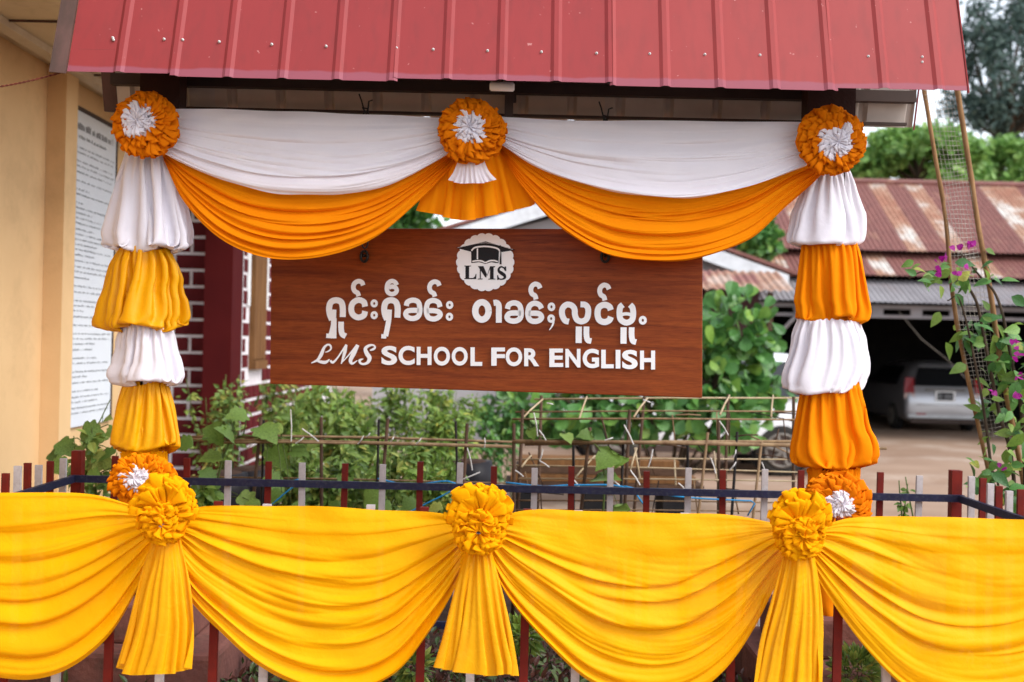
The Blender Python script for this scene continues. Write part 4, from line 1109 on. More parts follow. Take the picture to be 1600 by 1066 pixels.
# ------------------------------------------------------------------ ochre house, left
oh = thing('ochre_house', 'ochre painted house wall with a pilaster and beige eaves at the left', 'house', (-3.1, 7, 0))
WXo = -3.1
mb = MB(); mb.bbox((WXo-.2, 1.5, 0), (WXo, 9.3, 3.52)); mk('wall', mb, MT['yellow_wall'], oh)
mb = MB(); mb.bbox((WXo+.001, 7.17, 0), (-2.972, 7.36, 3.518)); mk('pilaster', mb, MT['yellow_wall'], oh)
mb = MB(); mb.bbox((WXo-.2, 1.5, 3.521), (-2.05, 9.9, 3.55)); mk('soffit', mb, MT['soffit'], oh)
mb = MB(); mb.bbox((-2.98, 1.5, 3.475), (-2.89, 9.85, 3.5195)); mk('soffit_batten', mb, MT['trim_beige'], oh)
for y in np.arange(2.4, 9.8, 1.25):
    mb = MB(); mb.bbox((-2.885, y, 3.508), (-2.06, y+.012, 3.5195)); mk('soffit_joint', mb, MT['dirty_trim'], oh)
mb = MB(); mb.bbox((-2.049, 1.5, 3.46), (-2.02, 9.9, 3.68)); mk('fascia', mb, MT['trim_beige'], oh)
mb = MB(); mb.add([(-2.0, 1.4, 3.66), (-2.0, 10, 3.66), (-6, 10, 5.4), (-6, 1.4, 5.4)], [(0, 1, 2, 3)]); mk('roof', mb, MT['brown_roof'], oh)
nb = thing('notice_board', 'tall white notice board of small grey print on the ochre wall', 'notice board', (WXo+.012, 8.0, 1.09))
y0_, y1_, z0_, z1_ = 7.60, 8.37, 1.09, 3.32
mb = MB(); mb.bbox((WXo+.002, y0_, z0_), (WXo+.02, y1_, z1_)); mk('panel', mb, MT['poster'], nb)
mb = MB()
mb.bbox((WXo+.002, y0_-.02, z1_+.001), (WXo+.028, y1_+.02, z1_+.03)); mb.bbox((WXo+.002, y1_+.001, z0_), (WXo+.028, y1_+.018, z1_)); mk('frame', mb, MT['dark_steel'], nb)
mb = MB(); r_ = random.Random(3)
xq = WXo+.0225
def word(ya, yb, za, h):
    y = ya
    while y < yb:
        w = r_.uniform(.006, .016)
        zz = za + r_.uniform(-.002, .002); hh = h*r_.uniform(.6, 1.15)
        mb.add([(xq, y, zz), (xq, min(y+w, yb), zz), (xq, min(y+w, yb), zz+hh), (xq, y, zz+hh)], [(0, 1, 2, 3)])
        y += w + (r_.uniform(.003, .007) if r_.random() > .2 else r_.uniform(.016, .03))
word(y0_+.03, y1_-.06, 3.19, .045); word(y0_+.05, y1_-.2, 3.13, .02)
z = 3.06
while z > 1.16:
    ind = .03
    end = y1_ - (r_.uniform(.03, .08) if r_.random() < .62 else r_.uniform(.25, .6))
    word(y0_+ind, end, z, .011); z -= r_.choice([.036, .036, .042, .06])
mk('printed_lines', mb, MT['print'], nb)
cord = MB(); pts = [P(-40, 142, 4.2), P(30, 130, 4.22), P(80, 118, 4.25), P(112, 108, 4.29)]
for k in range(2):
    q = catmull(np.array([[*p] for p in pts]), 60)
    off = np.stack([0*np.arange(60), .002*np.cos(np.arange(60)*1.2+k*math.pi), .002*np.sin(np.arange(60)*1.2+k*math.pi)], 1)
    cord.tube(q+off, .0022, 5)
tag(mk('twisted_cord', cord, basic('dull_red_cord', (0.22, 0.05, 0.035), (0.10, 0.03, 0.02), rough=.8, scale=120), None, True, pts[1]), 'thin dull red twisted cord from the left edge to the canopy corner', 'cord')

# ------------------------------------------------------------------ maroon brick-painted house
bh = thing('brick_house', 'maroon painted brick house with white mortar lines behind the left column', 'house', (-2.8, 11, 0))
CH, BLEN = .153, .31
XB, YF0 = -2.57, 10.1
mb = MB(); mb.bbox((-4.6, YF0, 0), (XB-.1, YF0+.2, 3.55)); mk('front_wall', mb, MT['mortar'], bh)
mb = MB(); mb.bbox((XB-.2, YF0+.26, 0), (XB, 15.6, 3.55)); mk('side_wall', mb, MT['mortar'], bh)
mb = MB(); mb.bbox((-2.80, 9.86, 0), (-2.545, 10.24, 3.6)); mk('column', mb, MT['maroon_col'], bh)
mb = MB(); mb.box((0, 0, 0), (BLEN-.032, .014, CH-.03)); bfm = meshdata('brick', mb, MT['maroon'])
mb = MB(); mb.box((0, 0, 0), (BLEN/2-.032, .014, CH-.03)); bhm = meshdata('brick', mb, MT['maroon'])
rg = random.Random(8)
zrow = 0.3
k = 0
while zrow < 3.5:
    off = (BLEN/2 if k % 2 else 0)
    x = -2.815 - BLEN/2 - off - .02
    if off: inst('brick', bhm, bh, (-2.815-BLEN/4-.02, YF0-.002+rg.uniform(-.002, .002), zrow), (0, rg.uniform(-.01, .01), 0))
    while x > -4.45:
        inst('brick', bfm, bh, (x, YF0-.002+rg.uniform(-.002, .002), zrow), (0, rg.uniform(-.01, .01), 0)); x -= BLEN
    zrow += CH; k += 1
mb = MB(); mb.box((0, 0, 0), (.012, .205, CH-.032)); bsm = meshdata('brick', mb, MT['maroon'])
zrow = 0.3; k = 0
SHY0, SHY1, SHZ = 10.62, 11.16, 1.44
while zrow < 3.0:
    y = YF0+.27+.105+(.118 if k % 2 else 0)
    if k % 2: mk('brick', MB().bbox((XB-.004, YF0+.268, zrow-CH/2+.016), (XB+.008, YF0+.36, zrow+CH/2-.016)), MT['maroon'], bh)
    while y < 14.6:
        if not (SHY0-.12 < y < SHY1+.12 and zrow > SHZ-.08) and not (y > 11.9 and zrow > 1.9):
            inst('brick', bsm, bh, (XB+.002+rg.uniform(-.002, .002), y, zrow), (rg.uniform(-.012, .012), 0, 0))
        y += .235
    zrow += CH; k += 1
for ya, yb in ((10.49, 10.585), (11.20, 11.36)):       # white rendered bands beside the shutter
    mb = MB(); mb.bbox((XB+.001, ya, 2.06), (XB+.018, yb, 3.3)); mk('white_band', mb, MT['paper'], bh)
sh = mk('shutter', MB().bbox((XB+.003, SHY0, SHZ), (XB+.04, SHY1, 3.2)), MT['timber'], bh)
WL[sh.name] = origin(bh)
for i in range(4):
    ya = SHY0+.01+i*(SHY1-SHY0-.02)/4
    mk('plank', MB().bbox((XB+.041, ya, SHZ+.1), (XB+.052, ya+(SHY1-SHY0)/4-.018, 3.18)), MT['timber'], sh)
mk('sill', MB().bbox((XB+.041, SHY0, SHZ), (XB+.07, SHY1, SHZ+.085)), MT['timber'], sh)
mk('lamp_fitting', MB().tube([(-3.02, YF0-.012, 2.05), (-3.02, YF0-.05, 2.04), (-3.02, YF0-.07, 1.98)], [.02, .03, .03], 8), MT['paper'], bh)
mk('eave', MB().bbox((-5, 9.2, 3.62), (-1.9, 16, 3.72)), MT['dark_steel'], bh)  # unseen roof slab, added to shade the front wall

# ------------------------------------------------------------------ gabled house, centre
YG = 19.0
gp = P(883, 304, YG); ge = P(1232, 430, YG); gl = np.array([2*gp[0]-ge[0], YG, ge[2]])
gh = thing('gabled_house', 'pale grey gabled house with a white fascia behind the sign', 'house', (gp[0], YG+3, 0))
mb = MB(); mb.prism([(gl[0]+.6, 0), (ge[0]-.9, 0), (ge[0]-.9, ge[2]+.1), (gp[0], gp[2]-.32), (gl[0]+.6, ge[2]+.05)], YG+.35, YG+7); mk('wall', mb, MT['grey_wall'], gh)
for s, e in ((1, ge), (-1, gl)):
    dx, dz = e[0]-gp[0], e[2]-gp[2]
    mb = MB(); mb.prism([(gp[0], gp[2]), (e[0], e[2]), (e[0], e[2]-.27), (gp[0], gp[2]-.27)], YG-.03, YG); mk('fascia_board', mb, MT['fascia'], gh)
    for j in range(8):
        ya = YG-.05+j*.95
        mb = MB(); mb.prism([(gp[0], gp[2]+.02), (e[0]+s*.15, e[2]+.02-.02), (e[0]+s*.15, e[2]+.06), (gp[0], gp[2]+.08)], ya+.002*j, ya+.94); mk('roof_sheet', mb, MT['brown_roof'], gh)
lt = thing('lean_to', 'low lean-to with a faded rusty roof beside the broad-leaved bush', 'lean-to', P(1100, 455, 17.6)*np.array([1, 1, 0]))
za, zb = P(1150, 453, 17.2)[2], P(1150, 424, 18.3)[2]
for i, px in enumerate(range(900, 1205, 42)):
    xa, xb = (px-800)*17.2/FPX, (px+42-800)*17.2/FPX
    prof = [(x, .018*math.sin((x-xa)*2*math.pi/.13)) for x in np.linspace(xa, xb+.05, 26)]
    mk('roof_sheet', sheet_geo([(x, h+.004*(i % 2)) for x, h in prof], (17.2, za), (18.3, zb), (-.3, .95), 0, 3), rusty('lean_to_rust', 20+i, (0.25, 0.10, 0.085), (0.46, 0.34, 0.28), .50), lt)
mk('wall', MB().bbox((1.2, 18.35, 0), (4.15, 18.5, zb-.05)), basic('dark_red_boards', (0.07, 0.03, 0.03), (0.04, .02, .02), scale=3), lt)
for x in (2.2, 3.1, 4.1): mk('post', MB().bbox((x-.04, 17.3, 0), (x+.04, 17.4, za-.02)), MT['stake'], lt)

# ------------------------------------------------------------------ car shed with the rusty roof
XS0, XS1 = (1168-800)*21/FPX, 16.5
cs = thing('car_shed', 'long open car shed with a rusty striped metal roof behind the right column', 'shed', ((XS0+XS1)/2, 25, 0))
zr_, ze_ = P(1450, 288, 24.7)[2], P(1450, 393, 22.0)[2]
rustA = [rusty('rusty_roof_brown', 30+i, (0.19, 0.070, 0.058), (0.33, 0.20, 0.16), .34) for i in range(3)]
rustB = [rusty('rusty_roof_pale', 40+i, (0.30, 0.13, 0.08), (0.56, 0.52, 0.48), .50) for i in range(3)]
sw = .42
xx = XS0 - .8; i = 0
pat = [0, 0, 1, 0, 0, 1, 1, 0, 0, 0, 1, 0, 1, 0, 0, 0, 1, 1, 0, 0, 0, 1, 0, 0, 1, 0]
while xx < XS1:
    prof = [(x, .014*math.sin(x*2*math.pi/.105)+.004*(i % 2)) for x in np.linspace(xx, xx+sw+.03, 22)]
    pale = pat[i % len(pat)]
    mk('roof_sheet', sheet_geo(prof, (22.0, ze_), (24.7, zr_), (-.55, .83), 0, 3), (rustB if pale else rustA)[i % 3], cs)
    za, zb = P(1450, 432, 21.35)[2], P(1450, 404, 21.95)[2]
    mk('canopy_sheet', sheet_geo(prof, (21.35, za), (22.3, zb+.12), (-.4, .9), 0, 2), (rustB if (i*7) % 5 == 1 else rustA)[(i+1) % 3], cs)
    za, zb = P(1450, 474, 20.6)[2], P(1450, 446, 21.3)[2]
    if xx > XS0-.5: mk('eave_sheet', sheet_geo(prof, (20.6, za), (21.6, zb+.10), (-.4, .9), 0, 2), MT['grey_sheet'], cs)
    xx += sw; i += 1
mk('back_roof', MB().add([(XS0-.8, 24.7, zr_), (XS1, 24.7, zr_), (XS1, 31, 3.2), (XS0-.8, 31, 3.2)], [(0, 1, 2, 3)]), rustA[0], cs)
mk('ridge_cap', MB().tube([(XS0-.8, 24.7, zr_+.03), (XS1, 24.7, zr_+.03)], .07, 8), rustA[1], cs)
zc = P(1450, 452, 21.2)[2]
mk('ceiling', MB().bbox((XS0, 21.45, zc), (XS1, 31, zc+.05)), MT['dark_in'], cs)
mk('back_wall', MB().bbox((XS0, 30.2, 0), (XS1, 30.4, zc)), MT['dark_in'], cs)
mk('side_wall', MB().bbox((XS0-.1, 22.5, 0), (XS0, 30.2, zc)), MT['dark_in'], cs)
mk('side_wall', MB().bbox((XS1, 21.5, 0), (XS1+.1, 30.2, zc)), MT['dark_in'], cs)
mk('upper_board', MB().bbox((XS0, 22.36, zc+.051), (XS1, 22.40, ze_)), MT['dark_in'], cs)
tz0, tz1 = P(1450, 497, 20.9)[2], P(1450, 478, 20.9)[2]
mk('truss_chord', MB().bbox((XS0, 20.88, tz1-.08), (XS1, 20.95, tz1)), MT['grey_sheet'], cs)
mk('truss_chord', MB().bbox((XS0, 20.88, tz0-.02), (XS1, 20.95, tz0+.04)), MT['grey_sheet'], cs)
for j, x in enumerate(np.arange(XS0+.1, XS1, .75)):
    mk('truss_plate', MB().bbox((x, 20.89, tz0+.041), (x+.22, 20.94, tz1-.081)), MT['grey_sheet'], cs)
for x in (XS0+.05, XS1-.3):
    mk('post', MB().bbox((x-.05, 20.87, 0), (x+.05, 20.96, tz0-.021)), MT['grey_sheet'], cs)
mk('brace', MB().tube([P(1200, 540, 20.8), P(1255, 482, 20.8)], .035, 4), MT['grey_sheet'], cs)
mk('hanging_wire', MB().tube([P(1405, 488, 20.6), P(1440, 530, 20.6), P(1480, 562, 20.6), P(1518, 600, 20.6)], .005, 5), MT['wire'], cs)

# ------------------------------------------------------------------ cars
def loft_car(name, label, group, paint, loc, rotz, S, W, wheels, rwin, lamps, plate, extra_bits):
    root = thing(name, label, 'car', loc, group); root.rotation_euler = (0, 0, rotz)
    WL[root.name] = np.zeros(3)
    rings = []
    for (y, wl, wb, zb, zt, zr, wr) in S:
        h = [(0, zb), (wl*.9, zb), (wl, zb+.1), (wl*1.01, zb+(zt-zb)*.45), (wb*1.01, zt-(zt-zb)*.18), (wb*.97, zt), (wr+(wb*.97-wr)*.5, zt+(zr-zt)*.5), (wr, zr-min(.07, (zr-zt)*.35)), (wr*.72, zr-.012), (0, zr)]
        rings.append([(x, y, z) for x, z in h] + [(-x, y, z) for x, z in h[-2:0:-1]])
    n = len(rings[0]); V = [p for r in rings for p in r]; F_ = []
    for i in range(len(rings)-1):
        for k in range(n): F_.append((i*n+k, i*n+(k+1) % n, (i+1)*n+(k+1) % n, (i+1)*n+k))
    F_ += [tuple(range(n))[::-1], tuple((len(rings)-1)*n+k for k in range(n))]
    body = mk('body', (V, F_), paint, root, True)
    md = body.modifiers.new('smooth', 'SUBSURF'); md.levels = md.render_levels = 1
    def quad(nm, pts, mat, th=.012, par=root):
        v = [Vector(p) for p in pts]; nn = (v[1]-v[0]).cross(v[3]-v[0]).normalized()*th
        o = mk(nm, (v + [p-nn for p in v], [(0, 1, 2, 3), (7, 6, 5, 4), (0, 4, 5, 1), (1, 5, 6, 2), (2, 6, 7, 3), (3, 7, 4, 0)]), mat, par); return o
    for nm, pts, mat in rwin + lamps + extra_bits: quad(nm, pts, mat)
    for (x, y, r) in wheels:
        s = 1 if x > 0 else -1
        mb = MB(); mb.tube([(x-s*.1, y, r), (x-s*.09, y, r), (x+s*.07, y, r), (x+s*.1, y, r)], [r*.8, r, r, r*.86], 28)
        wl_ = mk('wheel', mb, MT['rubber'], root, False)
        mb = MB(); mb.tube([(x+s*.101, y, r), (x+s*.108, y, r)], [r*.66, r*.64], 24)
        mk('rim', mb, MT['dark_steel'], wl_)
        mb = MB(); an_ = np.linspace(0, 2*math.pi, 25); mb.tube([(x+s*.11, y+r*.62*math.cos(a), r+r*.62*math.sin(a)) for a in an_], .022, 6, False)
        for k in range(6):
            a = k*math.pi/3+.2; mb.tube([(x+s*.112, y, r), (x+s*.112, y+r*.6*math.cos(a), r+r*.6*math.sin(a))], [.04, .028], 6)
        mk('spokes', mb, MT['alloy'], wl_)
        mb = MB(); mb.tube([(x-s*.06, y, r), (x+s*.03, y, r)], r*1.14, 26); mk('wheel_arch', mb, MT['dark_in'], root)
    if plate:
        (x, y, z, w, h) = plate
        pl = mk('plate_frame', MB().bbox((x-w/2-.05, y-.01, z-h/2-.04), (x+w/2+.05, y, z+h/2+.03)), MT['letter'], root)
        mk('number_plate', MB().bbox((x-w/2, y-.016, z-h/2), (x+w/2, y-.0105, z+h/2)), MT['ink'], root)
        mb = MB()
        for k in range(7):
            if k == 2: continue
            xa = x-w*.42+k*w*.125; mb.bbox((xa, y-.0185, z-h*.3), (xa+w*.07, y-.0165, z+h*.25))
        mk('plate_marks', mb, MT['print'], root)
    return root
SW = [(0.0, .72, .74, .36, .62, .66, .60), (.03, .80, .80, .27, .72, .80, .68), (.07, .84, .83, .24, .84, .93, .72), (.13, .85, .84, .22, .95, 1.02, .72), (.22, .86, .84, .21, .98, 1.14, .70),
      (.36, .86, .85, .20, .99, 1.34, .60), (.55, .86, .85, .20, .99, 1.50, .54), (.85, .86, .85, .2, 1.0, 1.56, .54), (2.0, .86, .85, .2, 1.0, 1.60, .56), (2.9, .86, .85, .2, .98, 1.50, .54), (3.5, .86, .84, .2, .95, 1.10, .66), (4.2, .84, .80, .22, .82, .92, .6), (4.5, .70, .68, .3, .62, .7, .5)]
xc = (1479-800)*24/FPX
loft_car('parked_car', 'silver estate car parked rear outwards in the dark car shed', 'cars in the yard', MT['silver'], (xc, 24.0, 0), math.radians(-3), SW, .85,
         [(-.80, .92, .31), (.80, .92, .31), (-.80, 3.6, .31), (.80, 3.6, .31)],
         [('rear_window', [(-.68, .115, 1.02), (.68, .115, 1.02), (.48, .375, 1.42), (-.48, .375, 1.42)], MT['glass']),
          ('side_window', [(-.875, 3.0, 1.03), (-.875, .7, 1.03), (-.63, .9, 1.44), (-.63, 2.5, 1.44)], MT['glass'])],
         [('tail_lamp', [(-.87, .10, .86), (-.66, .035, .86), (-.66, .12, 1.20), (-.83, .16, 1.20)], MT['tail_red']), ('tail_lamp', [(.66, .035, .86), (.87, .10, .86), (.83, .16, 1.20), (.66, .12, 1.20)], MT['tail_red']),
          ('reversing_lamp', [(-.87, .085, .72), (-.66, .02, .72), (-.66, .034, .85), (-.87, .095, .85)], MT['tail_pale']), ('reversing_lamp', [(.66, .02, .72), (.87, .085, .72), (.87, .095, .85), (.66, .034, .85)], MT['tail_pale'])],
         (0.0, .015, .80, .34, .17),
         [('bumper_line', [(-.80, -.004, .32), (.80, -.004, .32), (.80, -.01, .38), (-.80, -.01, .38)], MT['fascia']), ('under_bumper', [(-.74, .0, .20), (.74, .0, .20), (.74, -.004, .30), (-.74, -.004, .30)], MT['dark_steel']),
          ('reflector', [(-.62, -.012, .385), (-.42, -.012, .385), (-.42, -.012, .42), (-.62, -.012, .42)], MT['tail_red']), ('tailgate_trim', [(-.44, .012, .925), (.44, .012, .925), (.44, .02, .955), (-.44, .02, .955)], MT['alloy']),
          ('tailgate_gap', [(-.64, .0, .60), (.64, .0, .60), (.64, .0, .612), (-.64, .0, .612)], MT['dark_steel']), ('roof_spoiler', [(-.47, .40, 1.455), (.47, .40, 1.455), (.45, .50, 1.50), (-.45, .50, 1.50)], MT['silver'])])
em = thing
SU = [(0, .74, .76, .45, .95, 1.0, .6), (.06, .84, .84, .35, 1.0, 1.15, .7), (.2, .87, .86, .30, 1.06, 1.5, .66), (.4, .87, .86, .28, 1.06, 1.68, .64), (1.5, .88, .87, .28, 1.05, 1.74, .66), (2.4, .88, .87, .28, 1.05, 1.70, .64), (3.0, .88, .86, .28, 1.05, 1.22, .68), (3.9, .86, .84, .3, .98, 1.04, .66), (4.35, .74, .72, .4, .7, .78, .5)]
loft_car('parked_car', 'white sport utility car half hidden behind the bush and right column', 'cars in the yard', MT['carwhite'], ((1352-800)*15/FPX, 15.9, 0), math.radians(90), SU, .87,
         [(-.80, 1.12, .36), (.80, 1.12, .36), (-.80, 3.5, .36), (.80, 3.5, .36)],
         [('side_window', [(-.89, 2.7, 1.10), (-.89, .45, 1.10), (-.73, .6, 1.58), (-.73, 2.2, 1.58)], MT['glass']), ('rear_window', [(-.66, .04, 1.12), (.66, .04, 1.12), (.6, .2, 1.56), (-.6, .2, 1.56)], MT['glass'])],
         [('tail_lamp', [(-.86, .16, .95), (-.70, .03, .95), (-.70, .09, 1.2), (-.86, .2, 1.2)], MT['tail_red'])], None,
         [('door_line', [(-.885, 2.0, .5), (-.885, 1.985, .5), (-.885, 1.985, 1.05), (-.885, 2.0, 1.05)], MT['dark_steel']), ('sill_trim', [(-.89, 3.1, .3), (-.89, 1.55, .3), (-.89, 1.55, .40), (-.89, 3.1, .40)], MT['dark_steel'])])
# ------------------------------------------------------------------ leaves
def leaf_geo(outline, fold=.15, curl=.15):
    """outline: half outline (x>=0, y 0..1) from base to tip; folded along the midrib, tip curling down"""
    V = []; n = len(outline)
    for x, y in outline: V.append((0, y, -curl*y*y))
    for s in (1, -1):
        for x, y in outline: V.append((s*x, y, -curl*y*y + fold*abs(x)))
    F_ = []
    for i in range(n-1):
        F_.append((i, i+n, i+1+n, i+1)); F_.append((i, i+1, i+1+2*n, i+2*n))
    return np.array(V), F_
OBOV = leaf_geo([(0.02, 0), (.10, .18), (.26, .45), (.34, .72), (.26, .92), (0.0, 1.0)], .22, .12)
LANC = leaf_geo([(0.02, 0), (.20, .3), (.17, .6), (0.0, 1.0)], .25, .2)
HEART = leaf_geo([(0.02, 0.06), (.34, -.06), (.52, .22), (.40, .48), (.36, .62), (.16, .78), (0, 1.0)], .18, .22)
LOBED = leaf_geo([(.02, .1), (.18, -.06), (.36, -.02), (.46, .1), (.40, .22), (.56, .34), (.58, .44), (.42, .52), (.40, .68), (.26, .70), (.16, .86), (0, 1.0)], .2, .32)
POINTY = leaf_geo([(0.02, 0), (.24, .2), (.30, .42), (.18, .72), (0.0, 1.0)], .3, .25)

def axes(d, nrm):
    d = d/(np.linalg.norm(d, axis=-1, keepdims=True)+1e-9)
    x = np.cross(d, nrm); x /= np.linalg.norm(x, axis=-1, keepdims=True)+1e-9
    z = np.cross(x, d)
    return x, d, z
def scatter(base, pos, d, nrm, size):
    bv, bf = base
    x, y, z = axes(d, nrm)
    size = np.broadcast_to(np.asarray(size, float), (len(pos),))
    V = pos[:, None] + size[:, None, None]*(bv[None, :, 0:1]*x[:, None] + bv[None, :, 1:2]*y[:, None] + bv[None, :, 2:3]*z[:, None])
    k = len(bv)
    F_ = [tuple(i*k+j for j in q) for i in range(len(pos)) for q in bf]
    return V.reshape(-1, 3), F_
def leaf_objs(me, pos, d, nrm, size, parent, name='leaf'):
    x, y, z = axes(d, nrm)
    size = np.broadcast_to(np.asarray(size, float), (len(pos),))
    for i in range(len(pos)):
        m_ = Matrix(((x[i, 0], y[i, 0], z[i, 0]), (x[i, 1], y[i, 1], z[i, 1]), (x[i, 2], y[i, 2], z[i, 2])))
        inst(name, me, parent, pos[i], m_.to_euler(), (size[i],)*3)
def rnd_dirs(rs, n): 
    v = rs.normal(0, 1, (n, 3)); return v/np.linalg.norm(v, axis=1)[:, None]
LM = {}
def leaf_mesh(base, mat):
    k = (id(base), mat)
    if k not in LM: LM[k] = meshdata('leaf', base, MT[mat], True)
    return LM[k]

# ------------------------------------------------------------------ trees behind
def tree(name, label, group, px, py, Y, rx, rz, ry, n, lsize, mat, seed, trunk=.18, lobes=9, base=LANC, gap=.55, up=.5, lr=1.0):
    rs = np.random.RandomState(seed)
    c = P(px, py, Y); rxm, rzm = rx*Y/FPX, rz*Y/FPX; rym = ry if ry else rxm
    t = thing(name, label, 'tree', (c[0], c[1], 0), group)
    foot = np.array([c[0]+rs.normal(0, .1*rxm), c[1], 0])
    mb = MB(); fork = c - np.array([0, 0, rzm*.55])
    mb.tube(catmull(np.array([foot, foot*.5+fork*.5+np.array([.1*rxm*rs.normal(), 0, 0]), fork]), 8), np.linspace(trunk, trunk*.65, 8), 8)
    C = []
    for i in range(lobes):
        q = rnd_dirs(rs, 1)[0]*np.array([rxm, rym, rzm])*rs.uniform(.35, .85); C.append(c+q)
        mid_ = fork*.5+C[-1]*.5 + rs.normal(0, .06*rxm, 3)
        mb.tube(catmull(np.array([fork, mid_, C[-1]]), 6), np.linspace(trunk*.5, trunk*.08, 6), 6)
    mk('trunk', mb, MT['bark'], t, True)
    C = np.array(C); k = rs.randint(0, lobes, n)
    rad = np.array([rs.uniform(.30, .55) for _ in range(lobes)])*lr
    q = rnd_dirs(rs, n)*(rs.uniform(0, 1, n)**gap)[:, None]
    sub = np.stack([Noise(seed+4)(q[:, 0]*7+k, q[:, 1]*7), Noise(seed+5)(q[:, 1]*7+k, q[:, 2]*7), Noise(seed+6)(q[:, 2]*7, q[:, 0]*7+k)], 1)*.16
    pos = C[k] + (q+sub)*np.array([rxm, rym, rzm])*rad[k][:, None]
    nr = rnd_dirs(rs, n) + np.array([0, -.25, up]); d = rnd_dirs(rs, n) + np.array([0, -.1, -.35])
    mk('crown', scatter(base, pos, d, nr, lsize*rs.uniform(.6, 1.3, n)), MT[mat], t, False)
    return t
GTR = 'trees beyond the yard'
tree('leafy_tree', 'broad green tree far beyond the yard behind the gabled house', GTR, 1000, 330, 40, 150, 90, 3.0, 3500, .3, 'leaf_tree', 957, .2, 12, OBOV, lr=.8)
tree('tall_tree', 'tall dark tree with open branches against the white sky, top right', GTR, 1572, 110, 46, 135, 190, 3.0, 6000, .32, 'leaf_dark', 900, .30, 34, gap=.45, lr=.46)
tree('tall_tree', 'dark tall tree crown at the right edge beyond the shed roof', GTR, 1690, 60, 50, 130, 210, 3.0, 4200, .38, 'leaf_dark', 905, .30, 16, lr=.6)
tree('leafy_tree', 'light green leafy tree behind the shed ridge beside the wire panel', GTR, 1440, 255, 33, 95, 62, 2.0, 4200, .26, 'leaf_tree', 910, .16, 14, OBOV, lr=.72)
tree('leafy_tree', 'light green leafy tree right of the wire panel behind the shed', GTR, 1560, 265, 35, 85, 75, 2.0, 4200, .26, 'leaf_tree', 920, .16, 14, OBOV, lr=.72)
tree('leafy_tree', 'light green leafy tree just right of the top right rosette', GTR, 1345, 262, 34, 60, 55, 2.0, 3600, .25, 'leaf_tree', 930, .16, 8, OBOV)
tree('leafy_tree', 'dark green tree filling the gap left of the centre cloth tail', GTR, 655, 350, 34, 120, 90, 2.0, 4500, .26, 'leaf_broad', 940, .2, 9, OBOV)
tree('leafy_tree', 'green tree behind the gabled house above the right of the sign', GTR, 1185, 360, 21.2, 45, 55, .9, 2600, .17, 'leaf_broad', 950, .1, 7, OBOV)
tree('leafy_tree', 'dark green tree far behind the brick house', GTR, 480, 360, 36, 130, 90, 2.0, 3500, .28, 'leaf_broad', 955, .2, 9, OBOV)

# ------------------------------------------------------------------ broad-leaved bush
def bush(name, label, cat, lobes, n, size, base, mat, seed, nobj, stem_to=None, jitter=.25, group=None, facing=(-.2, -.75, .45), droop=-.25):
    rs = np.random.RandomState(seed)
    L = [(P(px, py, Y), rx*Y/FPX, rz*Y/FPX) for px, py, Y, rx, rz in lobes]
    cen = np.mean([q[0] for q in L], axis=0)
    foot = np.array([cen[0], cen[1], 0.05])
    t = thing(name, label, cat, foot, group)
    w = np.array([q[1]*q[2] for q in L]); k = rs.choice(len(L), n, p=w/w.sum())
    q = rnd_dirs(rs, n); rad = rs.uniform(.45, 1.0, n)**.6
    R3 = np.array([[a[1], a[1]*.8, a[2]] for a in L])
    pos = np.array([a[0] for a in L])[k] + q*rad[:, None]*R3[k]
    out = q*np.array([1, 1, 1])
    nr = out*.8 + np.array(facing)*.8 + rs.normal(0, .6, (n, 3))
    d = out*.7 + rnd_dirs(rs, n)*.7 + np.array([0, 0, droop])
    sz = size*rs.uniform(.65, 1.2, n)
    order = np.argsort(pos[:, 1]); a, b = order[:nobj], order[nobj:]
    leaf_objs(leaf_mesh(base, mat), pos[a], d[a], nr[a], sz[a], t)
    if len(b):
        o = mk('foliage', scatter(base, pos[b], d[b], nr[b], sz[b]), MT[mat], t); o['kind'] = 'stuff'
    mb = MB()
    for c, rx, rz in L:
        mb.tube(catmull(np.array([foot, foot*.45+c*.55+rs.normal(0, .04, 3), c]), 7), np.linspace(.03, .006, 7), 6)
        for _ in range(5):
            e = c + rnd_dirs(rs, 1)[0]*np.array([rx, rx*.8, rz])*.8
            mb.tube([c*.6+foot*.4, c*.7+e*.3, e], [.012, .009, .004], 5)
    mk('stem', mb, MT['bark'], t, True)
    return t
bush('broad_leaved_bush', 'big glossy broad-leaved bush right of and below the sign', 'bush',
     [(1150, 520, 12.0, 62, 55), (1110, 590, 11.8, 60, 60), (1160, 585, 12.2, 40, 55), (1203, 600, 12.1, 24, 34), (1010, 640, 11.8, 80, 40), (900, 635, 11.8, 80, 38), (1120, 650, 11.6, 80, 38), (820, 640, 12, 60, 32), (1060, 560, 12.2, 60, 60), (960, 590, 12.3, 90, 50)],
     1500, .205, OBOV, 'leaf_broad', 960, 250)

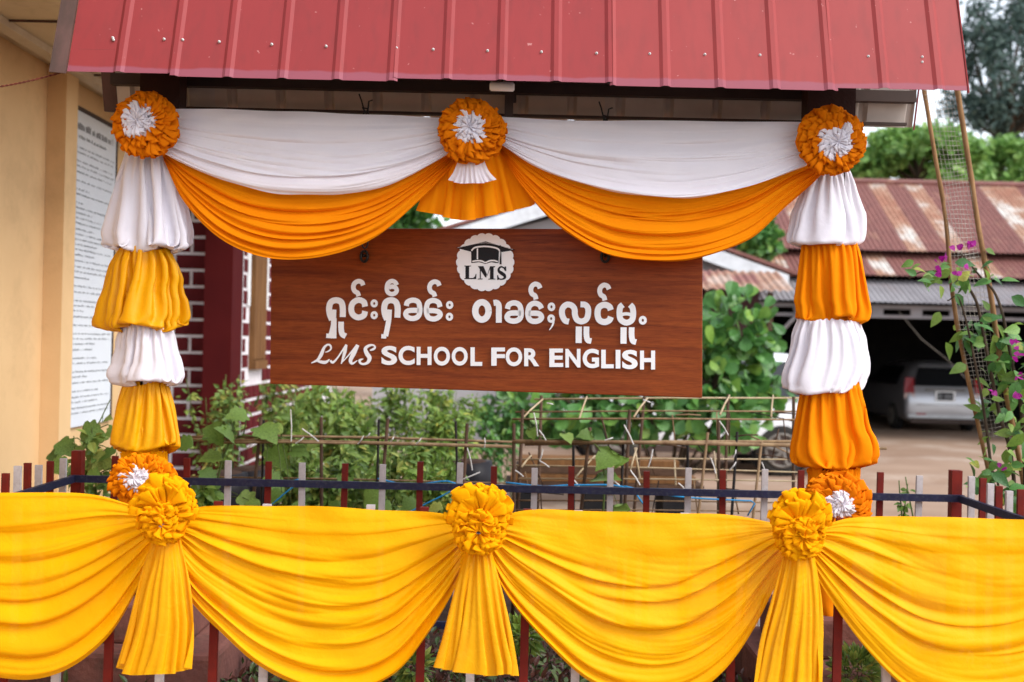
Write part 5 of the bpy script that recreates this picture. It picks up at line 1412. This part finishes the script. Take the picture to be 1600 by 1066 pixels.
# ------------------------------------------------------------------ kitchen garden
def veg(label, px, py, Y, rx, rz, n, size, base, mat, seed, stems=5, cat='plant', group='vegetables in the kitchen garden', name='vegetable_plant', kind=True):
    rs = np.random.RandomState(seed)
    c = P(px, py, Y); rxm, rzm = rx*Y/FPX, rz*Y/FPX
    foot = np.array([c[0], c[1], .10]); t = thing(name, label, cat, foot, group)
    tips = c + np.stack([rs.uniform(-1, 1, stems)*rxm*.8, rs.uniform(-1, 1, stems)*rxm*.5, rs.uniform(.1, 1, stems)*rzm], 1)
    mb = MB(); pos, dd = [], []
    for e in tips:
        b0 = foot + np.array([rs.normal(0, .08), rs.normal(0, .06), 0])
        pth = catmull(np.array([b0, b0*.4+e*.6+rs.normal(0, .03, 3), e]), 12)
        mb.tube(pth, np.linspace(.008, .003, 12), 5)
        for _ in range(n//stems):
            s = rs.uniform(.2, 1)**.7; p = pth[int(s*11)]; q = rnd_dirs(rs, 1)[0]*np.array([1, .8, .7])
            pos.append(p + q*rs.uniform(.03, .28)*min(rxm, .5)); dd.append(q*.8+np.array([0, 0, -.2])+rs.normal(0, .3, 3))
    pos, dd = np.array(pos), np.array(dd); m_ = len(pos)
    mk('stem', mb, MT['stem'], t, True)
    o = mk('foliage', scatter(base, pos, dd, rnd_dirs(rs, m_)*.7+np.array([0, -.5, .8]), size*rs.uniform(.5, 1.3, m_)), MT[mat], t)
    if kind: o['kind'] = 'stuff'
    return t
veg('leafy vegetable plant below the left end of the sign', 480, 690, 7.6, 50, 80, 900, .075, POINTY, 'leaf_mix', 1001, 8)
veg('tall leafy vegetable plant below the word on the sign at centre left', 560, 680, 8.0, 60, 85, 1200, .08, POINTY, 'leaf_mix', 1002, 9)
veg('pale fine-leaved vegetable plant below the centre of the sign', 680, 670, 8.3, 60, 80, 1300, .065, LANC, 'leaf_light', 1003, 9)
veg('dense vegetable plant in front of the pale fine-leaved one', 630, 730, 7.2, 55, 60, 900, .07, POINTY, 'leaf_mix', 1004, 8)
veg('low leafy vegetable plant behind the middle of the back fence', 520, 750, 6.8, 60, 55, 800, .075, POINTY, 'leaf_mix', 1005, 8)
veg('low yellowish vegetable plant beside the plank stack', 715, 700, 8.8, 40, 60, 500, .065, LANC, 'leaf_light', 1006, 6)
veg('olive bushy plant in front of the brick wall by the left column', 345, 630, 8.8, 62, 45, 900, .05, POINTY, 'leaf_mix', 1007, 9)
veg('leafy bush at the foot of the maroon side wall', 450, 640, 9.4, 60, 55, 800, .07, POINTY, 'leaf_mix', 1008, 8)
veg('sprawling green plant behind the fence left of the left column', 150, 715, 6.0, 60, 50, 420, .075, POINTY, 'leaf_mix', 1009, 7)
veg('low green plant behind the left fence near the column foot', 330, 770, 5.8, 60, 35, 420, .075, POINTY, 'leaf_light', 1010, 6)
veg('tiny green weed behind the fence right of the right column', 1410, 775, 5.6, 20, 30, 60, .05, POINTY, 'leaf_light', 1011, 3)
for j, (px, py, Y, rx, rz, nn, sz, mt_, lab) in enumerate((
        (445, 625, 10.2, 55, 50, 700, .075, 'leaf_mix', 'leafy shrub by the maroon side wall under the left end of the sign'), (520, 635, 9.8, 70, 50, 1100, .08, 'leaf_light', 'light green shrub under the sign between the stakes'),
        (610, 640, 9.9, 70, 50, 1100, .08, 'leaf_mix', 'green shrub under the sign left of its centre'), (700, 640, 10.2, 60, 45, 900, .07, 'leaf_light', 'yellow green shrub under the sign centre'),
        (585, 735, 6.9, 70, 60, 900, .07, 'leaf_mix', 'low green vegetable plant between two white pickets left of centre'), (680, 755, 6.7, 60, 45, 700, .06, 'leaf_light', 'low light green vegetable plant left of the middle gold rosette'),
        (460, 740, 6.9, 55, 60, 700, .075, 'leaf_mix', 'vegetable plant behind the leftmost bamboo stakes'), (770, 650, 11.0, 50, 45, 600, .08, 'leaf_broad', 'dark leafy shrub under the sign left of the big bush'))):
    veg(lab, px, py, Y, rx, rz, nn, sz, POINTY if j % 2 else LANC, mt_, 1200+j, 9)
# squash vines with large single leaves
def vine(name, label, spec, base, mat, seed, path=None, cat='vine', group='climbing vines in the garden'):
    rs = np.random.RandomState(seed)
    P3 = np.array([P(a, b, c) for a, b, c, s in spec]); foot = np.array([P3[:, 0].mean(), P3[:, 1].mean()+.1, .1])
    t = thing(name, label, cat, foot, group)
    n = len(spec)
    d = rnd_dirs(rs, n)*np.array([1, .35, .5]) + np.array([0, -.25, -.25]); nr = rnd_dirs(rs, n)*.45 + np.array([0, -.75, .65])
    sz = np.array([s*c/FPX for a, b, c, s in spec])*(.66 if base is LOBED else 1)
    leaf_objs(leaf_mesh(base, mat), P3, d, nr, sz, t)
    mb = MB()
    main = [foot] + ([P(*q) for q in path] if path else [P3.mean(0)])
    mp = catmull(np.array(main), 30) if len(main) > 2 else np.array([main[0], (main[0]+main[1])/2, main[1]])
    mb.tube(mp, np.linspace(.007, .003, len(mp)), 5)
    for p in P3:
        q = mp[np.argmin(np.linalg.norm(mp-p, axis=1))]; mb.tube([q, q*.5+p*.5+np.array([0, .02, .03]), p], [.004, .003, .002], 4)
    mk('stem', mb, MT['stem'], t, True)
    return t
vine('squash_vine', 'squash vine with large pale green leaves right of the left column', [(330,665,5.9,55),(365,690,5.9,62),(405,668,5.8,66),(385,650,6.0,52),(440,672,6.0,58),(425,700,6.1,60),(345,715,5.9,52),(455,705,6.0,46),(300,690,5.8,42),(480,668,6.1,48),(415,745,5.9,56),(440,770,5.8,50),(375,775,5.9,54),(500,690,6.2,42),(318,735,5.8,46),(455,790,5.8,48),(355,650,6.1,44),(405,790,5.8,46)],
     LOBED, 'leaf_light', 1101, [(340,760,6), (360,690,6), (420,685,6), (490,680,6.1)])
vine('squash_vine', 'squash vine behind the fence left of the left column', [(95,690,5.9,48),(130,672,5.9,52),(165,685,6,50),(150,712,5.9,50),(180,705,5.9,46),(105,725,5.8,44),(80,708,5.9,38),(190,740,5.8,42),(135,745,5.8,46),(160,660,6.2,36),(185,672,6.1,34)],
     LOBED, 'leaf_mix', 1102, [(150,760,6), (140,700,6), (160,650,6.2), (172,625,6.2)])
vine('bean_vine', 'thin yellow green vine climbing the middle of the bamboo frame', [(882,678,6.0,24),(925,680,6.0,26),(960,708,6.0,44),(930,748,6.0,46),(975,715,6.0,26),(965,790,5.9,44),(830,670,6.0,20)],
     HEART, 'leaf_light', 1103, [(945,790,6), (945,740,6), (935,700,6), (900,686,6), (850,685,6), (815,662,6)])
vine('squash_vine', 'squash leaves low behind the fence right of the squash vine', [(530,790,5.7,48),(570,780,5.8,50),(610,792,5.7,46),(650,785,5.8,44),(690,792,5.8,38),(545,765,5.9,44)],
     LOBED, 'leaf_light', 1104, [(550,800,6), (600,790,6), (680,790,6)])

# ------------------------------------------------------------------ bamboo frames
def stick(t, name, a, b, r, mat, mid=None):
    pts = [a, b] if mid is None else [a, mid, b]
    pts = catmull(np.array(pts), 8) if mid is not None else np.array([a, a*.5+b*.5+np.array([0, .006, .004]), b])
    return mk(name, MB().tube(pts, np.linspace(r, r*.85, len(pts)), 6), MT[mat], t, True)
bf1 = thing('bamboo_frame', 'bamboo rail frame tied to dark stakes behind the left of the fence', 'bamboo frame', P(560, 800, 6.1)*np.array([1, 1, 0]), 'bamboo frames in the garden')
bf2 = thing('bamboo_frame', 'taller bamboo box frame with white ties in front of the bush', 'bamboo frame', P(1030, 800, 6.3)*np.array([1, 1, 0]), 'bamboo frames in the garden')
def line(t, x0, y0, x1, y1, Y, r=.006, mat='bamboo', Y2=None, nm='bar'):
    return stick(t, nm, P(x0, y0, Y), P(x1, y1, Y2 or Y), r, mat)
for x0, y0, x1, y1, Y, r in ((285,687,800,698,6.0,.011),(300,683,620,684,6.04,.008),(420,681,805,691,6.08,.008),(330,692,560,693,5.97,.007),(290,745,790,755,6.1,.005)):
    line(bf1, x0, y0, x1, y1, Y, r)
for x, yt, lean, Y, mat in ((408,652,-14,6.02,'stake'),(606,654,-12,6.02,'stake'),(730,662,-8,6.02,'stake'),(412,656,-4,6.1,'black_stake'),(592,656,-4,6.1,'black_stake'),(712,658,4,6.1,'black_stake'),(502,652,0,6.12,'stake')):
    p = P(x, yt, Y); b = P(x+lean, 800, Y); b = p+(b-p)*((p[2]-.05)/(p[2]-b[2])); stick(bf1, 'stake', b, p, .011 if mat == 'stake' else .008, mat)
for x0, y0, x1, y1, Y, r, mt_ in ((835,624,1250,622,6.8,.006,'bamboo_pale'),(805,644,1248,643,6.3,.005,'bamboo'),(800,655,1248,656,6.2,.006,'bamboo'),(800,690,1245,696,6.0,.012,'bamboo'),(820,694,1240,690,6.05,.01,'bamboo'),(930,691,1385,701,6.03,.009,'bamboo'),
                         (800,718,1245,718,6.3,.005,'bamboo_pale'),(795,727,1248,738,6.2,.005,'bamboo_pale'),(810,748,1245,752,6.1,.005,'bamboo_pale'),(800,782,1245,786,6.2,.0045,'bamboo'),(800,797,1245,800,6.1,.0045,'bamboo')):
    line(bf2, x0, y0, x1, y1, Y, r, mt_)
for x, yt, lean, Y, mat in ((846,618,-6,6.8,'stake'),(817,640,-8,6.2,'stake'),(803,662,0,6.0,'stake'),(922,668,-14,6.02,'stake'),(1007,618,-16,6.8,'stake'),(984,640,-8,6.2,'stake'),(974,690,-4,6.05,'black_stake'),(1138,616,-6,6.8,'stake'),(1123,655,0,6.2,'stake'),(1106,676,-14,6.0,'bamboo'),(1152,675,-8,6.05,'black_stake'),(1075,690,-2,6.1,'black_stake'),(1190,690,-12,6.0,'bamboo'),(896,690,0,6.1,'black_stake'),(1240,620,0,6.3,'stake')):
    p = P(x, yt, Y); b = P(x+lean, 800, Y); b = p+(b-p)*((p[2]-.05)/(p[2]-b[2])); stick(bf2, 'stake', b, p, .011 if mat == 'stake' else .009, mat)
for x0, y0, x1, y1, Y in ((812,658,848,624,6.2),(905,655,917,620,6.2),(990,652,1012,622,6.2),(1125,648,1140,618,6.2),(1205,652,1208,618,6.2),(898,748,930,712,6.1),(1000,748,992,700,6.1),(1056,758,1054,716,6.1),(1120,752,1116,706,6.1),(985,735,995,700,6.1),(815,730,830,712,6.1)):
    line(bf2, x0, y0, x1, y1, Y, .006, 'bamboo_pale', Y2=Y+.25, nm='cross_stick')
rs = random.Random(77)
for k in range(26):
    x = rs.uniform(800, 1235); y = rs.uniform(640, 770); ln = rs.uniform(25, 75); an_ = rs.choice([rs.gauss(1.45, .18), rs.gauss(1.2, .3), rs.gauss(.05, .1)])
    line(bf2, x, y, x+ln*math.cos(an_), y+ln*math.sin(an_), rs.uniform(5.95, 6.7), rs.uniform(.003, .0055), rs.choice(['stake', 'bamboo', 'black_stake', 'bamboo']), nm='twig')
for x0, y0, x1, y1 in ((834,645,840,682),(842,672,853,688),(975,664,990,695),(1124,658,1138,680),(848,702,843,720),(843,720,858,730),(1013,730,1020,702),(892,745,908,765),(955,748,975,766),(985,735,1000,758),(1060,755,1070,765),(1110,715,1118,740),(1140,735,1150,722),(805,735,818,745),(855,630,864,632),(1005,625,1016,629),(945,688,958,684),(1150,703,1146,715),(1190,722,1196,742)):
    mk('tie', MB().tube([P(x0, y0, 5.95), P((x0+x1)/2+1, (y0+y1)/2, 5.94), P(x1, y1, 5.95)], .0035, 4), MT['string_w'], bf2)
for x0, y0, x1, y1 in ((462,693,475,683),(559,694,568,681),(572,683,578,677),(610,690,615,683),(650,694,658,685),(472,670,498,690),(757,684,757,699),(730,700,738,735),(454,640,455,690),(715,752,750,738)):
    mk('tie', MB().tube([P(x0, y0, 5.93), P((x0+x1)/2+1, (y0+y1)/2, 5.92), P(x1, y1, 5.93)], .0035, 4), MT['string_w'], bf1)
for lab, pts in (('blue plastic string slung behind the left of the back fence', [(415,752),(445,754),(470,750),(440,775),(400,812)]),
                 ('blue plastic string slung behind the middle of the back fence', [(590,748),(640,758),(700,752),(715,760),(660,790),(630,805)]),
                 ('blue plastic string slung behind the right of the back fence', [(790,754),(850,760),(900,758),(985,764),(1010,795)]),
                 ('blue plastic string low behind the back fence near the right column', [(975,760),(1060,776),(1170,783),(1180,784),(1168,806)])):
    q = np.array([P(a, b, 5.75) for a, b in pts])
    tag(mk('blue_string', MB().tube(catmull(q, 24), .0045, 5), MT['string_b'], None, True, q[0]), lab, 'string', 'blue strings in the garden')

# plank stack and bags behind the frames
ps = thing('plank_stack', 'low stack of weathered planks on dark blocks behind the bamboo frame', 'plank stack', P(950, 760, 9.2)*np.array([1, 1, 0]))
zz = P(950, 764, 9.2)[2]
for x in (820, 930, 1050): mk('block', MB().bbox((P(x, 760, 9.2)[0]-.1, 9.0, 0), (P(x, 760, 9.2)[0]+.1, 9.5, zz)), MT['dark_in'], ps)
for k in range(4):
    xa, xb = P(790+k*8, 760, 9.2)[0], P(1095-k*12, 760, 9.2)[0]
    mk('plank', MB().box(((xa+xb)/2, 9.25+.02*k, zz+.035+k*.062), (xb-xa, .42-.03*k, .056), Matrix.Rotation(.012*(k-1.5), 3, 'Z')), MT['timber'] if k % 2 else MT['stake'], ps)
for i, (px, py, Y) in enumerate(((350, 760, 7.0), (395, 752, 7.2), (735, 740, 7.6))):
    b = P(px, py, Y); h = b[2]+.08
    bp = thing('planter_bag', ('black planter bag behind the fence right of the left column', 'black planter bag beside the squash stakes', 'black planter bag below the centre of the sign')[i], 'planter', (b[0], b[1], .1), 'black planter bags')
    mk('bag', MB().tube([(b[0], b[1], .10), (b[0], b[1], .16), (b[0]+.01, b[1], h-.12), (b[0], b[1], h)], [.13, .155, .16, .15], 14), MT['ink'], bp, True)
    mk('soil', MB().tube([(b[0], b[1], h+.001), (b[0], b[1], h+.015)], [.135, .1], 12), MT['soil'], bp)

# ------------------------------------------------------------------ wire panel on poles and bougainvillea, right
wp = thing('wire_panel', 'narrow wire mesh panel between two leaning brown bamboo poles', 'plant support', P(1560, 800, 5.6)*np.array([1, 1, 0]))
YW = 5.7
pa = [(1443, 135), (1462, 250), (1478, 345), (1487, 450), (1508, 570), (1532, 680), (1558, 800), (1585, 930)]
pb = [(1495, 135), (1513, 250), (1528, 350), (1548, 460), (1562, 560), (1585, 680), (1600, 760), (1622, 930)]
for q in (pa, pb):
    w = np.array([P(a, b, YW) for a, b in q]); w[-1] = w[-2] + (w[-1]-w[-2])*((w[-2][2]-.0)/(w[-2][2]-w[-1][2]))
    top_ = w[0]+(w[0]-w[1])*.5; w = np.vstack([top_, w])
    pth = catmull(w, 50); rad = (.0115 if q is pa else .0145) + .002*(np.arange(50) % 7 == 3)
    mk('pole', MB().tube(pth, rad, 8), MT['bamboo_pole'], wp, True)
A_, B_ = catmull(pa, 400), catmull(pb, 400)
ymax = 690
mb = MB(); nz = Noise(70)
for k in range(9):
    s = (k+.5)/9
    line_ = []
    for y in np.arange(138, ymax-10*(k % 3), 14):
        xa, xb = np.interp(y, A_[:, 1], A_[:, 0]), np.interp(y, B_[:, 1], B_[:, 0])
        line_.append(P(xa+(xb-xa)*s+.9*float(nz(y*.02, k)), y, YW+.02*float(nz(y*.01, s*3))))
    mb.tube(np.array(line_), .0011, 3, False)
y = 140
while y < ymax:
    xa, xb = np.interp(y, A_[:, 1], A_[:, 0]), np.interp(y, B_[:, 1], B_[:, 0])
    mb.tube(np.array([P(xa+(xb-xa)*s, y+2.0*math.sin(s*3+y*.05)-3*s, YW+.02*float(nz(y*.01, s*3))) for s in np.linspace(0, 1, 6)]), .0011, 3, False)
    y += 6.8
o = mk('wire_mesh', mb, MT['wire'], wp)
bg_ = thing('bougainvillea', 'bougainvillea with magenta flowers climbing the wire panel at the right', 'bougainvillea', P(1580, 800, 5.5)*np.array([1, 1, 0]))
rs = np.random.RandomState(88)
spec = []
for cx, cy, rx, ry, n, s, Yc in ((1490, 430, 40, 22, 26, 27, 5.55), (1440, 425, 22, 14, 8, 24, 5.55), (1540, 440, 25, 35, 10, 28, 5.6), (1530, 520, 40, 40, 26, 30, 5.65), (1575, 560, 30, 70, 46, 32, 5.6), (1590, 650, 25, 60, 34, 32, 5.5), (1560, 730, 35, 40, 30, 32, 5.5), (1530, 760, 25, 25, 14, 32, 5.45), (1590, 780, 25, 40, 22, 32, 5.4), (1540, 620, 22, 50, 20, 26, 5.75), (1620, 600, 25, 120, 30, 34, 5.6)):
    for _ in range(int(n*1.0)): spec.append((cx+rs.normal(0, rx*.6), cy+rs.normal(0, ry*.6), Yc+rs.normal(0, .07), s*rs.uniform(.6, 1.25)))
P3 = np.array([P(a, b, c) for a, b, c, s in spec]); n = len(spec)
d = rnd_dirs(rs, n)*np.array([1, .5, .7]) + np.array([0, -.1, -.35]); nr = rnd_dirs(rs, n)*.6 + np.array([0, -.6, .55])
sel = rs.uniform(0, 1, n) < .3
leaf_objs(leaf_mesh(POINTY, 'leaf_broad'), P3[~sel], d[~sel], nr[~sel], np.array([s*c/FPX*.9 for a, b, c, s in spec])[~sel], bg_)
leaf_objs(leaf_mesh(POINTY, 'leaf_light'), P3[sel], d[sel], nr[sel], np.array([s*c/FPX*.8 for a, b, c, s in spec])[sel], bg_)
fl = []
for cx, cy, k in ((1497, 385, 3), (1515, 384, 5), (1472, 402, 4), (1471, 424, 3), (1492, 424, 3), (1505, 422, 2), (1587, 536, 3), (1592, 552, 4), (1590, 585, 3), (1592, 618, 3), (1555, 608, 2), (1565, 727, 2), (1584, 764, 3)):
    for _ in range(int(k*1.3)): fl.append((cx+rs.normal(0, 4.5), cy+rs.normal(0, 4.5)))
FP = np.array([P(a, b, 5.42+rs.normal(0, .03)) for a, b in fl]); n = len(FP)
leaf_objs(leaf_mesh(HEART, 'bract'), FP, rnd_dirs(rs, n), rnd_dirs(rs, n)*.6+np.array([0, -.8, .3]), .031*rs.uniform(.7, 1.2, n), bg_, 'bract')
mb = MB()
for q in ([(1600, 900), (1585, 760), (1560, 640), (1540, 540), (1525, 470), (1490, 430), (1440, 425), (1420, 436)], [(1610, 900), (1600, 700), (1580, 560), (1560, 470), (1530, 430), (1500, 395)], [(1595, 880), (1560, 760), (1535, 745)], [(1590, 800), (1545, 700), (1530, 600), (1500, 470), (1480, 470)]):
    w = np.array([P(a, b, 5.62) for a, b in q]); w[0][2] = 0.02
    mb.tube(catmull(w, 40), np.linspace(.012, .003, 40), 6)
mk('stem', mb, MT['bark'], bg_, True)

# ------------------------------------------------------------------ bed planting under the swags
rs = np.random.RandomState(99); n = 9000
pos = np.stack([rs.uniform(-2.1, 2.1, n), rs.uniform(4.0, 5.2, n), .27+rs.uniform(0, .16, n)*rs.uniform(.4, 1, n)], 1)
keep = np.ones(n, bool)
for x, w in ((P(190, 1020, 4.45)[0], .86), (P(1300, 1020, 4.45)[0], .62)): keep &= ~((np.abs(pos[:, 0]-x) < w/2+.02) & (pos[:, 1] > 4.25) & (pos[:, 1] < 4.95))
pos = pos[keep]; n = len(pos)
o = mk('ground_cover', scatter(LANC, pos, rnd_dirs(rs, n)+np.array([0, 0, .5]), rnd_dirs(rs, n)*.6+np.array([0, -.3, .8]), .045*rs.uniform(.6, 1.4, n)), MT['leaf_cover'])
o['kind'] = 'stuff'; o['label'] = 'dark red and green ground cover in the planted bed'; o['category'] = 'ground cover'
def clump(label, px, py, Y, r, n, size, mat, seed, name='small_shrub'):
    rs = np.random.RandomState(seed); c = P(px, py, Y); t = thing(name, label, 'shrub', (c[0], c[1], .26), 'small shrubs in the bed')
    q = rnd_dirs(rs, n)*rs.uniform(.3, 1, n)[:, None]**.5; pos = c + q*np.array([r, r*.8, r*.9])*Y/FPX
    o = mk('foliage', scatter(LANC, pos, q+np.array([0, 0, .3]), rnd_dirs(rs, n)*.6+np.array([0, -.3, .8]), size*rs.uniform(.6, 1.3, n)), MT[mat], t); o['kind'] = 'stuff'
    mb = MB()
    for _ in range(6): e = c+rnd_dirs(rs, 1)[0]*r*.6*Y/FPX; mb.tube([(c[0], c[1], .26), (c[0]*.5+e[0]*.5, c[1], (e[2]+.26)/2), e], [.006, .004, .002], 5)
    mk('stem', mb, MT['bark'], t)
clump('small dark shrub at the bottom right beside the right plinth', 1338, 1048, 4.12, 34, 420, .04, 'leaf_mix', 1)
clump('bright green tuft behind the front fence right of the middle tail', 818, 990, 4.3, 24, 160, .06, 'leaf_light', 2)
clump('bright green tuft behind the front fence left of the middle tail', 645, 1040, 4.3, 24, 160, .05, 'leaf_mix', 3)
